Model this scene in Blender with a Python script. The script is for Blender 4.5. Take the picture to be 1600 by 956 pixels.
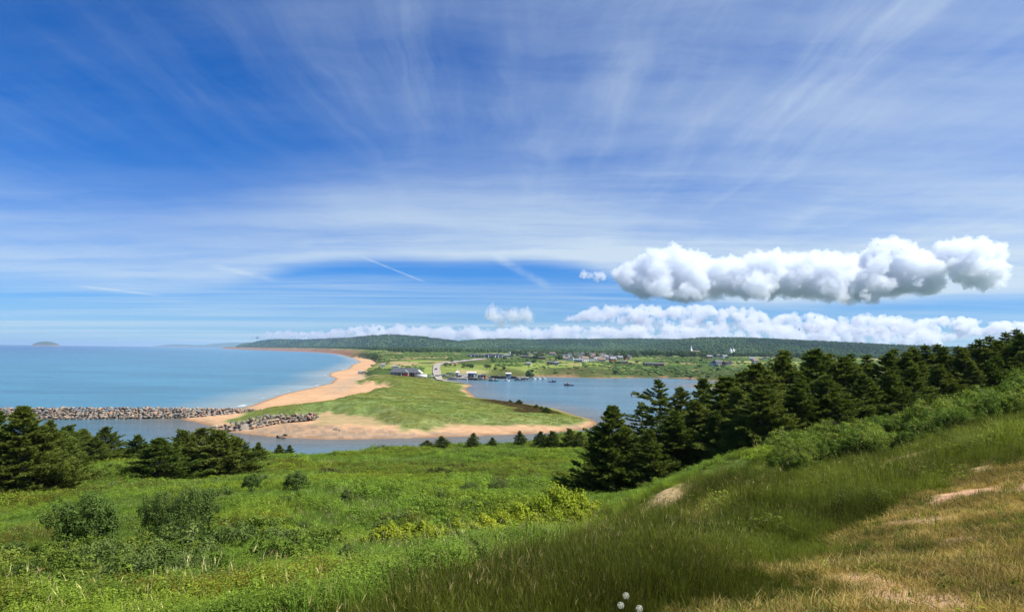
import bpy, math, random
import numpy as np
from mathutils import Matrix, Vector

SC = bpy.context.scene
for _o in list(bpy.data.objects):
    bpy.data.objects.remove(_o, do_unlink=True)
COL = SC.collection
RNG = np.random.default_rng(11)
random.seed(11)

# ------------------------------------------------------------------ camera
F = 1043.0                       # focal length in photograph pixels (1600 wide)
EYE = 25.0                       # metres above the sea
ROLL = 0.0135
PITCH = math.atan(70.1 / F)
cam_d = bpy.data.cameras.new("camera")
cam_d.sensor_width = 36.0
cam_d.lens = F / 1600.0 * 36.0
cam_d.clip_start = 0.1
cam_d.clip_end = 120000.0
cam = bpy.data.objects.new("camera", cam_d)
COL.objects.link(cam)
CAM_M = Matrix.Rotation(math.pi / 2 + PITCH, 4, 'X') @ Matrix.Rotation(ROLL, 4, 'Z')
cam.matrix_world = Matrix.Translation((0, 0, EYE)) @ CAM_M
SC.camera = cam

# ------------------------------------------------------------------ sun, exposure
SUN_AZ, SUN_EL = math.radians(99), math.radians(52)     # clockwise from straight ahead
sun_d = bpy.data.lights.new("sun", 'SUN')
sun_d.energy = 5.0
sun_d.angle = math.radians(0.53)
sun_d.color = (1.0, 0.965, 0.905)
sun = bpy.data.objects.new("sun", sun_d)
COL.objects.link(sun)
SUNV = Vector((math.sin(SUN_AZ) * math.cos(SUN_EL), math.cos(SUN_AZ) * math.cos(SUN_EL), math.sin(SUN_EL)))
sun.rotation_euler = SUNV.to_track_quat('Z', 'Y').to_euler()
SC.view_settings.view_transform = 'Standard'
SC.view_settings.look = 'None'
SC.view_settings.exposure = 0.74
SC.view_settings.gamma = 1.0
SC.view_settings.use_curve_mapping = False
SC.cycles.max_bounces = 14
SC.cycles.diffuse_bounces = 3
SC.cycles.glossy_bounces = 2
SC.cycles.transmission_bounces = 3
SC.cycles.volume_bounces = 8
SC.cycles.transparent_max_bounces = 16
SC.cycles.caustics_reflective = False
SC.cycles.caustics_refractive = False
SC.cycles.sample_clamp_indirect = 6.0
SC.cycles.volume_step_rate = 1.0


# ------------------------------------------------------------------ node helpers
class NT:
    """small helper to write node trees as expressions"""
    def __init__(self, tree):
        self.t = tree
        self.n = tree.nodes
        self.l = tree.links

    def new(self, kind, **kw):
        nd = self.n.new(kind)
        for k, v in kw.items():
            setattr(nd, k, v)
        return nd

    def put(self, sock, v):
        if isinstance(v, bpy.types.NodeSocket):
            self.l.new(v, sock)
        elif v is not None:
            if sock.type == 'RGBA' and hasattr(v, '__len__') and len(v) == 3:
                v = (*v, 1.0)
            sock.default_value = v

    def m(self, op, a, b=None, c=None, clamp=False):
        nd = self.new('ShaderNodeMath', operation=op, use_clamp=clamp)
        self.put(nd.inputs[0], a)
        if b is not None: self.put(nd.inputs[1], b)
        if c is not None: self.put(nd.inputs[2], c)
        return nd.outputs[0]

    def vm(self, op, a, b=None):
        nd = self.new('ShaderNodeVectorMath', operation=op)
        self.put(nd.inputs[0], a)
        if b is not None: self.put(nd.inputs[1], b)
        return nd.outputs['Value'] if op in ('DOT_PRODUCT', 'LENGTH') else nd.outputs[0]

    def ss(self, v, a, b, lo=0.0, hi=1.0):
        nd = self.new('ShaderNodeMapRange', interpolation_type='SMOOTHSTEP')
        self.put(nd.inputs[0], v)
        nd.inputs[1].default_value, nd.inputs[2].default_value = a, b
        nd.inputs[3].default_value, nd.inputs[4].default_value = lo, hi
        return nd.outputs[0]

    def noise(self, vec, scale, detail=4, rough=0.55, dist=0.0, out=0):
        nd = self.new('ShaderNodeTexNoise')
        self.put(nd.inputs['Vector'], vec)
        nd.inputs['Scale'].default_value = scale
        nd.inputs['Detail'].default_value = detail
        nd.inputs['Roughness'].default_value = rough
        nd.inputs['Distortion'].default_value = dist
        return nd.outputs[out]

    def mix(self, fac, a, b, mode='MIX'):
        nd = self.new('ShaderNodeMix', data_type='RGBA', blend_type=mode)
        self.put(nd.inputs[0], fac); self.put(nd.inputs[6], a); self.put(nd.inputs[7], b)
        return nd.outputs[2]

    def comb(self, x, y, z):
        nd = self.new('ShaderNodeCombineXYZ')
        self.put(nd.inputs[0], x); self.put(nd.inputs[1], y); self.put(nd.inputs[2], z)
        return nd.outputs[0]

    def sep(self, v):
        nd = self.new('ShaderNodeSeparateXYZ'); self.put(nd.inputs[0], v)
        return nd.outputs

    def attr(self, name, typ='GEOMETRY', out='Fac'):
        nd = self.new('ShaderNodeAttribute', attribute_name=name, attribute_type=typ)
        return nd.outputs[out]

    def bump(self, h, strength, dist, normal=None):
        nd = self.new('ShaderNodeBump')
        nd.inputs['Strength'].default_value = strength
        nd.inputs['Distance'].default_value = dist
        self.put(nd.inputs['Height'], h)
        if normal is not None: self.put(nd.inputs['Normal'], normal)
        return nd.outputs[0]


def pix_dir(px, py):
    v = CAM_M.to_3x3() @ Vector(((px - 800) / F, (478 - py) / F, -1.0))
    return v.normalized()


# ------------------------------------------------------------------ sky
world = bpy.data.worlds.new("World")
SC.world = world
world.use_nodes = True
W = NT(world.node_tree)
W.n.clear()
w_out = W.new('ShaderNodeOutputWorld')
w_bg = W.new('ShaderNodeBackground')
w_bg.inputs['Strength'].default_value = 0.062
W.l.new(w_bg.outputs[0], w_out.inputs[0])
sky = W.new('ShaderNodeTexSky', sky_type='NISHITA')
sky.sun_disc = False
sky.sun_elevation = SUN_EL
sky.sun_rotation = SUN_AZ
sky.air_density = 1.0
sky.dust_density = 0.0
sky.ozone_density = 5.0
w_dir = W.new('ShaderNodeTexCoord').outputs['Generated']
dx, dy, dz = W.sep(w_dir)
dzc = W.m('MAXIMUM', dz, 0.0)
hz = W.m('ADD', dzc, 0.035)
gx = W.m('DIVIDE', dx, hz)                  # position over a flat cirrus deck
gy = W.m('DIVIDE', dy, hz)
warp = W.noise(W.comb(W.m('MULTIPLY', gx, 0.5), W.m('MULTIPLY', gy, 0.5), 2.0), 1.0, 3, 0.5)
wx_ = W.m('MULTIPLY', W.m('SUBTRACT', warp, 0.5), 1.1)
# streaks that run away from the viewer, feathery and broken
fine = W.noise(W.comb(W.m('MULTIPLY', gx, 3.0), W.m('MULTIPLY', gy, 1.2), 7.0), 1.0, 5, 0.6)
wf = W.m('MULTIPLY', W.m('SUBTRACT', fine, 0.5), 0.55)
c1 = W.noise(W.comb(W.m('ADD', W.m('ADD', W.m('MULTIPLY', gx, 3.1), wx_), wf), W.m('MULTIPLY', gy, 0.34), 0.0), 1.0, 8, 0.60, 0.35)
c1b = W.noise(W.comb(W.m('MULTIPLY', gx, 0.9), W.m('MULTIPLY', gy, 0.6), 4.0), 1.0, 4, 0.5, 0.5)
st = W.m('MULTIPLY', W.ss(c1, 0.36, 0.92), W.ss(c1b, 0.26, 0.66))
st = W.m('MULTIPLY', st, W.ss(dz, 0.12, 0.40, 0.30, 1.0))
# wide veils, drawn out sideways, lower down
c2 = W.noise(W.comb(W.m('ADD', W.m('MULTIPLY', gx, 0.30), W.m('MULTIPLY', wx_, 0.35)), W.m('ADD', W.m('ADD', W.m('MULTIPLY', gy, 1.0), W.m('MULTIPLY', gx, 0.08)), W.m('MULTIPLY', wf, 0.5)), 9.0), 1.0, 8, 0.62, 0.3)
vl = W.m('MULTIPLY', W.ss(c2, 0.32, 0.74), W.ss(dz, 0.02, 0.12, 0.5, 1.0))
# the edge of the veil: thick just above, open blue strip below it, lower towards the sides
wob = W.m('MULTIPLY', W.m('SUBTRACT', W.noise(W.comb(W.m('MULTIPLY', dx, 2.6), W.m('MULTIPLY', dz, 9.0), 3.0), 1.0, 4), 0.5), 0.035)
side = W.ss(W.m('ABSOLUTE', W.m('ADD', dx, 0.08)), 0.10, 0.42)
el = W.m('ADD', W.m('ADD', dz, wob), W.m('MULTIPLY', side, 0.062))
edge = W.ss(el, 0.122, 0.150)
thick = W.m('MULTIPLY', edge, W.ss(el, 0.150, 0.30, 1.0, 0.0))
east = W.ss(dx, -0.62, 0.55)                # more high cloud towards the sun
cover = W.m('MULTIPLY', W.m('ADD', W.m('MULTIPLY', st, 0.70), W.m('MULTIPLY', vl, 0.36)), W.m('ADD', W.m('MULTIPLY', east, 0.72), 0.26))
cover = W.m('MULTIPLY', cover, W.m('ADD', W.m('MULTIPLY', edge, 0.72), 0.28))
cover = W.m('ADD', cover, W.m('MULTIPLY', W.m('MULTIPLY', thick, W.ss(c2, 0.25, 0.62, 0.5, 1.0)), 0.58))
cover = W.m('ADD', cover, W.m('MULTIPLY', W.m('MULTIPLY', east, W.ss(dz, 0.10, 0.46, 0.30, 0.07)), edge))
low = W.noise(W.comb(W.m('MULTIPLY', gx, 0.10), W.m('MULTIPLY', gy, 0.55), 15.0), 1.0, 6, 0.6, 0.4)
cover = W.m('ADD', cover, W.m('MULTIPLY', W.m('MULTIPLY', W.ss(low, 0.40, 0.66), W.m('SUBTRACT', 1.0, edge)), 0.42))
cover = W.m('ADD', cover, W.m('MULTIPLY', W.ss(dz, 0.0, 0.10, 1.0, 0.0), 0.18))


def contrail(p0, p1, width, alpha, cov):
    a, b = pix_dir(*p0), pix_dir(*p1)
    nrm = a.cross(b).normalized()
    along = (b - a).normalized()
    d = W.m('ABSOLUTE', W.vm('DOT_PRODUCT', w_dir, tuple(nrm)))
    s = W.vm('DOT_PRODUCT', w_dir, tuple(along))
    s0, s1 = a.dot(along), b.dot(along)
    e = (s1 - s0) * 0.15
    msk = W.m('MULTIPLY', W.ss(s, s0 - e, s0 + e), W.ss(s, s1 - e, s1 + e, 1.0, 0.0))
    msk = W.m('MULTIPLY', msk, W.ss(dy, 0.0, 0.1))
    msk = W.m('MULTIPLY', msk, W.ss(d, width * 0.15, width, 1.0, 0.0))
    nz = W.noise(w_dir, 60.0, 3)
    msk = W.m('MULTIPLY', msk, W.ss(nz, 0.25, 0.6, 0.45, 1.0))
    return W.m('MAXIMUM', cov, W.m('ADD', cov, W.m('MULTIPLY', msk, alpha)))


cover = contrail((572, 404), (660, 439), 0.0022, 0.30, cover)
cover = contrail((775, 402), (855, 446), 0.0090, 0.22, cover)
cover = contrail((125, 447), (245, 461), 0.0024, 0.30, cover)
cover = contrail((335, 416), (430, 438), 0.0050, 0.16, cover)
cover = W.m('MINIMUM', cover, 0.92)
cirrus_col = (6.4, 7.6, 8.7)
sat = W.new('ShaderNodeHueSaturation')
sat.inputs['Saturation'].default_value = 1.12
W.l.new(W.mix(1.0, sky.outputs[0], (0.47, 0.74, 1.22), 'MULTIPLY'), sat.inputs['Color'])
W.l.new(W.mix(cover, sat.outputs[0], cirrus_col), w_bg.inputs[0])


# ------------------------------------------------------------------ numeric helpers
def hor(px):
    return 537.3 + 0.0135 * np.asarray(px, float)


_R = np.array(CAM_M.to_3x3())


def rays(px, py):
    px, py = np.broadcast_arrays(np.asarray(px, float), np.asarray(py, float))
    v = np.stack([(px - 800) / F, (478 - py) / F, -np.ones_like(px)], -1)
    return v @ _R.T


def on_z(px, py, z=0.0):
    """ground point seen at a photograph pixel, at height z above the sea"""
    r = rays(px, py)
    t = (z - EYE) / r[..., 2]
    return r[..., 0] * t, r[..., 1] * t


def at_depth(px, py, d):
    r = rays(px, py)
    t = d / r[..., 1]
    return r[..., 0] * t, d, EYE + r[..., 2] * t


def to_pix(X, Y, Z):
    v = np.stack([X, Y, np.asarray(Z) - EYE], -1) @ _R
    return 800 + F * v[..., 0] / -v[..., 2], 478 - F * v[..., 1] / -v[..., 2]


def sstep(a, b, x):
    t = np.clip((x - a) / (b - a), 0, 1)
    return t * t * (3 - 2 * t)


_PERM = np.random.default_rng(5).random((256, 256))


def vnoise(x, y):
    xi, yi = np.floor(x).astype(np.int64), np.floor(y).astype(np.int64)
    fx, fy = x - xi, y - yi
    fx, fy = fx * fx * (3 - 2 * fx), fy * fy * (3 - 2 * fy)
    a = _PERM[xi & 255, yi & 255]; b = _PERM[(xi + 1) & 255, yi & 255]
    c = _PERM[xi & 255, (yi + 1) & 255]; d = _PERM[(xi + 1) & 255, (yi + 1) & 255]
    return (a * (1 - fx) + b * fx) * (1 - fy) + (c * (1 - fx) + d * fx) * fy


def fbm(x, y, oct=4, gain=0.5):
    s, a, t = 0.0, 1.0, 0.0
    for k in range(oct):
        s = s + a * vnoise(x * 2 ** k + 17.3 * k, y * 2 ** k + 41.7 * k)
        t += a
        a *= gain
    return s / t


def sdf(X, Y, poly):
    """signed distance to a closed polygon, positive inside"""
    d2 = np.full(X.shape, 1e18)
    ins = np.zeros(X.shape, bool)
    n = len(poly)
    for i in range(n):
        ax, ay = poly[i]; bx, by = poly[(i + 1) % n]
        ex, ey = bx - ax, by - ay
        wx, wy = X - ax, Y - ay
        t = np.clip((wx * ex + wy * ey) / (ex * ex + ey * ey + 1e-12), 0, 1)
        d2 = np.minimum(d2, (wx - ex * t) ** 2 + (wy - ey * t) ** 2)
        if ay != by:
            c = (ay > Y) != (by > Y)
            ins ^= c & (X < (bx - ax) * (Y - ay) / (by - ay) + ax)
    return np.where(ins, 1, -1) * np.sqrt(d2)


def pxpoly(pts, z=0.0):
    out = []
    for p in pts:
        if len(p) == 2:
            x, y = on_z(p[0], p[1], z)
            out.append((float(x), float(y)))
        else:
            out.append((float(p[0]), float(p[1])))
    return out


# ------------------------------------------------------------------ shape of the land
# near hill: (pixel x, pixel y, depth in metres) of visible ground, and (pixel x, depth, height) where hidden
_seen = [(-150, 956, 14), (0, 956, 15), (200, 956, 13.5), (400, 956, 11), (600, 956, 8), (800, 956, 5), (1000, 956, 4),
         (1200, 956, 3.8), (1400, 956, 3.6), (1600, 956, 3.5), (1800, 956, 3.4),
         (600, 940, 12), (800, 866, 20), (920, 828, 25), (870, 848, 22), (975, 799, 28), (1030, 766, 30), (1100, 735, 32), (1160, 715, 33),
         (700, 905, 11), (900, 900, 9), (1000, 850, 13), (1100, 800, 18), (1200, 850, 9.5), (1200, 780, 18), (1300, 750, 20), (1300, 850, 8),
         (1400, 800, 10), (1400, 720, 22), (1500, 740, 13), (1500, 680, 24), (1600, 720, 13), (1600, 640, 28), (1600, 850, 5.5),
         (1400, 880, 6), (1240, 738, 30), (1750, 690, 14), (1800, 620, 30), (1420, 697, 30),
         (830, 845, 30), (700, 860, 25), (600, 860, 25), (500, 900, 18), (400, 850, 26), (200, 850, 26), (0, 850, 27), (-150, 850, 27),
         (0, 820, 40), (0, 785, 62), (200, 780, 48), (400, 780, 48), (600, 780, 48), (800, 780, 47),
         (200, 735, 80), (330, 745, 82), (500, 740, 80), (700, 740, 80), (850, 740, 78),
         (400, 711, 115), (0, 720, 105), (-200, 720, 105), (100, 712, 118), (480, 715, 120), (560, 710, 126), (640, 703, 132),
         (750, 700, 134), (850, 696, 132), (930, 683, 140)]
_hid = [(900, 38, 15.2), (860, 33, 15.9), (800, 30, 16.4), (960, 57, 12.6), (1030, 62, 12), (1100, 58, 13.3), (1160, 55, 14.3), (1250, 55, 15.3), (1350, 60, 16), (1450, 60, 17), (1550, 62, 18),
        (1700, 62, 19), (1000, 90, 9), (1200, 100, 10), (1400, 100, 11), (1600, 100, 12.5), (1000, 140, 5.5), (1300, 150, 6), (1600, 160, 7),
        (1250, 250, 3), (1600, 260, 4), (2200, 200, 9)]
_cp = []
for a in _seen:
    x, y, z = at_depth(*a)
    _cp.append((float(x), float(y), float(z)))
for u, d, z in _hid:
    _cp.append(((u - 800) / F * d, d, z))
_cp += [(0, 0, 23.4), (0, -20, 24), (30, -10, 24.5), (-30, -10, 19.5), (60, 0, 25.5), (60, 30, 24), (-60, 0, 13), (-90, 60, 9), (0, -80, 25),
        (80, -80, 27), (-90, -60, 16), (140, 40, 26), (-160, 100, 4), (-140, -20, 9), (180, 150, 10)]
_cp = np.array(_cp)


def _tps_fit(P):
    n = len(P)
    d = np.hypot(P[:, None, 0] - P[None, :, 0], P[:, None, 1] - P[None, :, 1])
    K = np.where(d > 0, d * d * np.log(d + 1e-9), 0) + np.eye(n) * 2.0
    A = np.zeros((n + 3, n + 3))
    A[:n, :n] = K
    A[:n, n] = A[n, :n] = 1
    A[:n, n + 1:] = P[:, :2]
    A[n + 1:, :n] = P[:, :2].T
    return np.linalg.solve(A, np.r_[P[:, 2], 0, 0, 0])


_tw = _tps_fit(_cp)


def tps(X, Y):
    out = _tw[-3] + _tw[-2] * X + _tw[-1] * Y
    for i in range(len(_cp)):
        d2 = (X - _cp[i, 0]) ** 2 + (Y - _cp[i, 1]) ** 2 + 1e-9
        out = out + _tw[i] * 0.5 * d2 * np.log(d2)
    return out


def ud(u, d):
    return ((u - 800) / F * d, d)


BLUFF = [ud(-900, 118), ud(-200, 116), ud(100, 122), ud(300, 123), ud(400, 124), ud(480, 126), ud(560, 131), ud(640, 137), ud(750, 139), ud(850, 140),
         ud(930, 150), ud(1000, 165), ud(1100, 190), ud(1300, 230), ud(1600, 280), ud(2400, 400), (900, -400), (-900, -400)]

COAST = [(345, 544.8), (372, 545.8), (400, 546.8), (440, 548.2), (480, 549.6), (515, 551.8), (535, 554.5), (553, 560), (563, 565.5), (551, 570), (545, 576), (518, 582),
         (513, 587), (525, 591), (517, 599), (482, 607), (440, 616.5), (411, 627), (388, 635), (360, 640), (330, 644), (300, 648), (278, 654),
         (310, 660), (338, 668), (352, 674), (385, 677.5), (430, 683), (520, 686.5), (640, 684.5), (740, 681), (860, 676), (915, 670.5), (934, 662),
         (925, 655), (902, 649.5), (885, 644), (868, 638.5), (840, 634), (794, 628.5), (763, 625.5), (743, 624.5), (741.6, 619), (733, 612), (727.5, 608), (731, 604),
         (740, 602), (731, 600.3), (720, 598.5), (700, 596), (688, 594.3), (688.5, 592.4), (704, 591.6), (724, 592.4), (750, 592.6), (770, 590), (800, 588.3), (850, 588.3),
         (900, 589.3), (940, 590.6), (1000, 589.6), (1040, 590.2), (1100, 592.8), (1135, 597), (1100, 600), (1076, 601.5), (1090, 604.5), (1120, 607), (1200, 612), (1320, 611)]
COAST_XY = pxpoly(COAST) + [(330, 360), (520, 420), (2500, 420), (20000, 3000), (20000, 16000), (-2000, 15500), (-5200, 13500)]

BEACH = pxpoly([(535, 553.2), (553, 557), (566, 559), (582, 562), (591, 566.5), (588, 572), (576, 577), (569, 584), (575, 590), (564, 596.5), (567, 601.5), (585, 600.5), (600, 602), (611, 606),
                (602, 613), (582, 620), (555, 628), (510, 634), (470, 636.5), (430, 639), (395, 641.5), (386, 647), (374, 650), (340, 690), (200, 660), (200, 620), (380, 600), (450, 560)], 1.6)
BANK = pxpoly([(374, 650), (390, 662), (420, 655), (445, 655), (470, 653), (500, 647), (520, 646), (545, 651), (570, 649), (592, 656), (612, 663), (640, 668.5), (665, 668.5), (700, 663.5), (760, 662), (830, 661.5), (880, 660),
               (912, 657.5), (920, 652), (960, 650), (960, 700), (640, 712), (420, 712), (320, 690)], 1.2)
PBEACH = pxpoly([(746, 600.5), (735, 597.8), (722, 600.5), (716, 604), (722, 611), (728, 618), (733, 623.5), (756, 628), (780, 620), (745, 610)], 0.5)
BLOWOUT = pxpoly([(566, 597), (575, 596), (590, 600), (606, 601), (613, 606), (604, 612), (590, 613), (570, 609)], 2.0)
HEATH = pxpoly([(738, 631), (765, 629), (776, 626.5), (795, 628), (840, 634), (872, 640), (880, 644), (850, 648), (815, 651), (800, 648), (808, 641), (770, 636)], 1.6)
PEBBLE = pxpoly([(395, 674), (420, 667), (470, 664), (540, 672), (640, 676), (700, 676), (700, 684), (640, 688), (430, 688), (400, 681)], 0.5)
TANG = pxpoly([(480, 650), (520, 647), (570, 650), (596, 657), (590, 662), (540, 661), (490, 659)], 1.8)
SHINGLE = pxpoly([(515, 600), (560, 585), (580, 582), (572, 592), (560, 600), (545, 612), (520, 618)], 1.2)

_RA = [(300, 13000, 541.0), (345, 11000, 540.6), (380, 9800, 536.5), (430, 8200, 531), (480, 7600, 531.5), (540, 6600, 529), (575, 6000, 526), (605, 5600, 524), (640, 5300, 525.3), (680, 5100, 529.5), (720, 5000, 534.5), (760, 5000, 541), (820, 5000, 548)]
_RB = [(640, 6000, 545), (700, 5800, 537), (725, 5600, 533.6), (750, 5500, 531.6), (790, 5400, 530.6), (830, 5300, 532.2), (870, 5300, 531.2), (920, 5300, 531.4), (960, 5300, 531), (1000, 5300, 530.6), (1050, 5300, 532), (1100, 5300, 534), (1300, 5300, 541), (1700, 5300, 552), (2500, 5000, 556)]
_RC = [(900, 3900, 550), (960, 3900, 545.5), (1010, 3850, 541), (1050, 3800, 533.5), (1096, 3700, 529.2), (1150, 3600, 529.2), (1190, 3550, 530.5), (1240, 3500, 533), (1300, 3400, 536), (1360, 3400, 539), (1400, 3400, 541), (1500, 3300, 545), (1600, 3300, 549), (1900, 3200, 556), (2600, 3000, 560)]


def _ridge(tab, X, Y, foot):
    u = 800 + F * X / np.maximum(Y, 1)
    t = np.array(tab, float)
    D = np.interp(u, t[:, 0], t[:, 1])
    yt = np.interp(u, t[:, 0], t[:, 2])
    zr = EYE + (hor(u) - yt) / F * D
    k = Y / D
    up = sstep(foot, 1.0, k)
    n = fbm(X / 700 + 3, Y / 700, 4) - 0.5
    up = np.clip(up + n * 0.55 * np.clip(up * (1 - up) * 4, 0, 1), 0, 1)
    down = 1 - 0.75 * sstep(1.02, 1.5, k)
    z = np.where(k < 1.0, zr * up, zr * down)
    return np.where(Y > 800, z, 0)


def land(X, Y, full=False):
    """height of the ground above the sea at plan positions X, Y (and the cover masks)"""
    shp = X.shape
    X, Y = X.ravel().astype(float), Y.ravel().astype(float)
    R = np.hypot(X, Y)
    sb = np.full(X.shape, -99.0)
    zn = np.full(X.shape, -4.0)
    k = R < 620
    if k.any():
        x, y = X[k], Y[k]
        s = sdf(x, y, BLUFF)
        sb[k] = s
        g = np.clip(tps(x, y), 1.0, 28)
        g = g + (fbm(x / 9, y / 9, 4) - 0.5) * 0.9 * sstep(12, 40, np.hypot(x, y)) + (fbm(x / 1.3, y / 1.3, 3) - 0.5) * 0.16 * sstep(1.5, 5, np.hypot(x, y))
        e = sstep(-13, 1.5, s + (fbm(x / 6, y / 6, 2) - 0.5) * 3)
        zn[k] = g * e - 4 * (1 - e)
    sc = np.full(X.shape, -300.0)
    k = (Y > 150) | (R > 700)
    k &= Y > -1000
    sc[k] = sdf(X[k], Y[k], COAST_XY)
    far = sstep(450, 1500, Y)
    z = np.where(sc > 0, 1.7 * (1 - np.exp(-np.maximum(sc, 0) / 20)), np.maximum(sc * 0.07, -4))
    sand = np.full(X.shape, 30.0)          # distance outside the sandy areas
    k = (Y > 150) & (Y < 1900) & (np.abs(X) < 700)
    if k.any():
        x, y = X[k], Y[k]
        wob = (fbm(x / 14, y / 14, 3) - 0.5) * 7 * np.clip(y / 260, 0.7, 2) + (fbm(x / 3.6, y / 3.6, 2) - 0.5) * 4.5
        q = np.maximum(sdf(x, y, BEACH), sdf(x, y, BANK))
        q = np.maximum(q, sdf(x, y, PBEACH))
        sand[k] = -q + wob
    inland = sstep(2, 60, sc)
    zp = np.interp(Y, [0, 180, 260, 340, 430, 520, 620, 800, 1000, 1300, 1800, 2500, 4000], [3.6, 3.6, 4.6, 5.2, 4.5, 3.4, 4.8, 8, 12, 16.5, 20.5, 23, 27])
    dune = sstep(-1, 7, sand) * np.minimum(sstep(0, 22, sc) * 0.35 + inland * 0.65, 1)
    nd = (fbm(X / 34 + 7, Y / 34, 4) - 0.42) * 5.5 * (1 - far) * sstep(170, 230, Y) * dune * inland
    z = z + dune * np.maximum(zp - 1.7, 0) + nd + (fbm(X / 120, Y / 120, 3) - 0.5) * 3.0 * far * inland
    hill = np.maximum(np.maximum(_ridge(_RA, X, Y, 0.80), _ridge(_RB, X, Y, 0.56)), _ridge(_RC, X, Y, 0.60))
    z = np.where(sc > 0, np.maximum(z, hill * sstep(0, 260, sc)), z)
    zz = np.maximum(z, zn)
    if not full:
        return zz.reshape(shp)
    return zz, dict(sb=sb, sc=sc, sand=sand, near=(zn > z), hill=(hill > z + 1), R=R)


def land_at(x, y):
    return float(land(np.array([x], float), np.array([y], float))[0])


def hitpoly(pts):
    """outline of a patch on the near slope, from where it is seen"""
    out = []
    dd = np.exp(np.linspace(math.log(1.2), math.log(90), 900))
    for px, py in pts:
        xs, ys, zs = at_depth(np.full(len(dd), px), np.full(len(dd), py), dd)
        i = int(np.argmax(zs <= tps(xs, ys)))
        out.append((float(xs[i]), float(ys[i])))
    return out


# ------------------------------------------------------------------ colour of the ground cover
def cover_colours(X, Y, z, mk):
    n = len(X)
    c = np.zeros((n, 3))
    n1 = fbm(X / 23, Y / 23, 4); n2 = fbm(X / 5 + 9, Y / 5, 4); n3 = fbm(X / 1.7 + 3, Y / 1.7 + 8, 3)

    def lay(mask, col):
        m = np.clip(mask, 0, 1)[:, None]
        c[:] = c * (1 - m) + np.array(col) * m

    lay(np.ones(n), (0.140, 0.190, 0.060))                              # dune grass
    lay(sstep(0.45, 0.62, n1) * 0.8, (0.175, 0.195, 0.068))
    lay(sstep(0.55, 0.7, n2) * 0.5, (0.07, 0.115, 0.03))
    # coastal plain
    pl = sstep(430, 640, Y)
    g1 = fbm(X / 130 + 5, Y / 200, 4); g2 = fbm(X / 60, Y / 90 + 3, 4)
    lay(pl, (0.085, 0.125, 0.032))
    lay(pl * sstep(0.52, 0.60, g1), (0.175, 0.215, 0.052))
    lay(pl * sstep(0.52, 0.62, g2) * 0.8, (0.050, 0.078, 0.024))
    lay(pl * sstep(0.66, 0.70, fbm(X / 40 + 2, Y / 60, 3)) * 0.7, (0.36, 0.25, 0.14))
    # rough ground behind the harbour
    u = 800 + F * X / np.maximum(Y, 1)
    lay(sstep(560, 600, Y) * (1 - sstep(700, 780, Y)) * sstep(680, 720, u) * sstep(0.35, 0.5, g2) * 0.8, (0.066, 0.075, 0.026))
    lay(sstep(0, -4, mk['sand']) * (mk['sc'] > -50), (0.45, 0.280, 0.158))        # sand
    sh = (Y > 150) & (Y < 900) & (np.abs(X) < 300)
    m = np.zeros(n)
    if sh.any():
        m[sh] = sstep(-6, 8, sdf(X[sh], Y[sh], SHINGLE) + (n2[sh] - 0.5) * 14) * 0.55
        lay(m * (mk['sand'] < 0), (0.30, 0.24, 0.17))
        m = np.zeros(n); m[sh] = sstep(-3, 3, sdf(X[sh], Y[sh], HEATH) + (n2[sh] - 0.5) * 16)
        lay(m, (0.070, 0.050, 0.034))
        m = np.zeros(n); m[sh] = sstep(-1.5, 1.5, sdf(X[sh], Y[sh], BLOWOUT) + (n3[sh] - 0.5) * 5)
        lay(m, (0.45, 0.280, 0.158))
    if sh.any():
        m = np.zeros(n); m[sh] = sstep(-3, 3, sdf(X[sh], Y[sh], PEBBLE) + (n2[sh] - 0.5) * 12) * (0.55 + 0.45 * (n3[sh] > 0.5))
        lay(m, (0.24, 0.175, 0.12))
        m = np.zeros(n); m[sh] = sstep(-2, 2, sdf(X[sh], Y[sh], TANG) + (n2[sh] - 0.5) * 14) * 0.7
        lay(m, (0.30, 0.25, 0.12))
    lay((mk['sc'] > -50) * sstep(9, 2, mk['sc']) * (Y < 300) * sstep(0.42, 0.6, n2) * (mk['sand'] < 0) * 0.6, (0.26, 0.19, 0.13))   # stones on the bank
    lay((mk['sc'] > -50) * sstep(3.0, 0.5, mk['sc']), (0.24,0.14,0.075))       # wet sand
    # red cliffs of the far shore
    lay(sstep(1500, 2600, Y) * (mk['sc'] > -50) * sstep(60, 20, mk['sc']), (0.30, 0.15, 0.085))
    # wooded hills
    f1 = fbm(X / 420 + 1, Y / 800, 4); f2 = fbm(X / 130, Y / 260, 4)
    hl = np.maximum(mk['hill'] * 1.0, sstep(1700, 2300, Y))
    lay(hl * (mk['sc'] > 60), (0.034, 0.070, 0.020))
    lay(hl * sstep(0.48, 0.62, f2) * (mk['sc'] > 60) * 0.85, (0.062, 0.105, 0.026))
    lay(hl * sstep(0.56, 0.66, f1) * (mk['sc'] > 60) * 0.7, (0.020, 0.044, 0.016))
    # near hill
    nr = mk['near'].astype(float)
    lay(nr, (0.075, 0.110, 0.022))
    lay(nr * sstep(0.5, 0.65, n2) * 0.7, (0.075, 0.080, 0.030))
    lay(nr * sstep(0.6, 0.72, n1) * 0.8, (0.085, 0.062, 0.034))
    k = nr * sstep(34, 29, mk['R']) * sstep(-8, -2, X)
    lay(k, (0.062, 0.074, 0.016))
    lay(k * sstep(0.62, 0.75, n2) * 0.7, (0.24, 0.17, 0.085))
    dr = dry_mask(X, Y)
    lay(nr * dr, (0.33, 0.245, 0.105))
    lay(nr * dr * sstep(0.50, 0.66, n3) * 0.6, (0.10, 0.11, 0.03))
    lay(nr * dr * sstep(0.60, 0.70, fbm(X / 1.1 + 4, Y / 0.8, 4)) * 0.8, (0.40, 0.25, 0.15))
    lay(nr * straw_mask(X, Y), (0.33, 0.24, 0.12))
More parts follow.
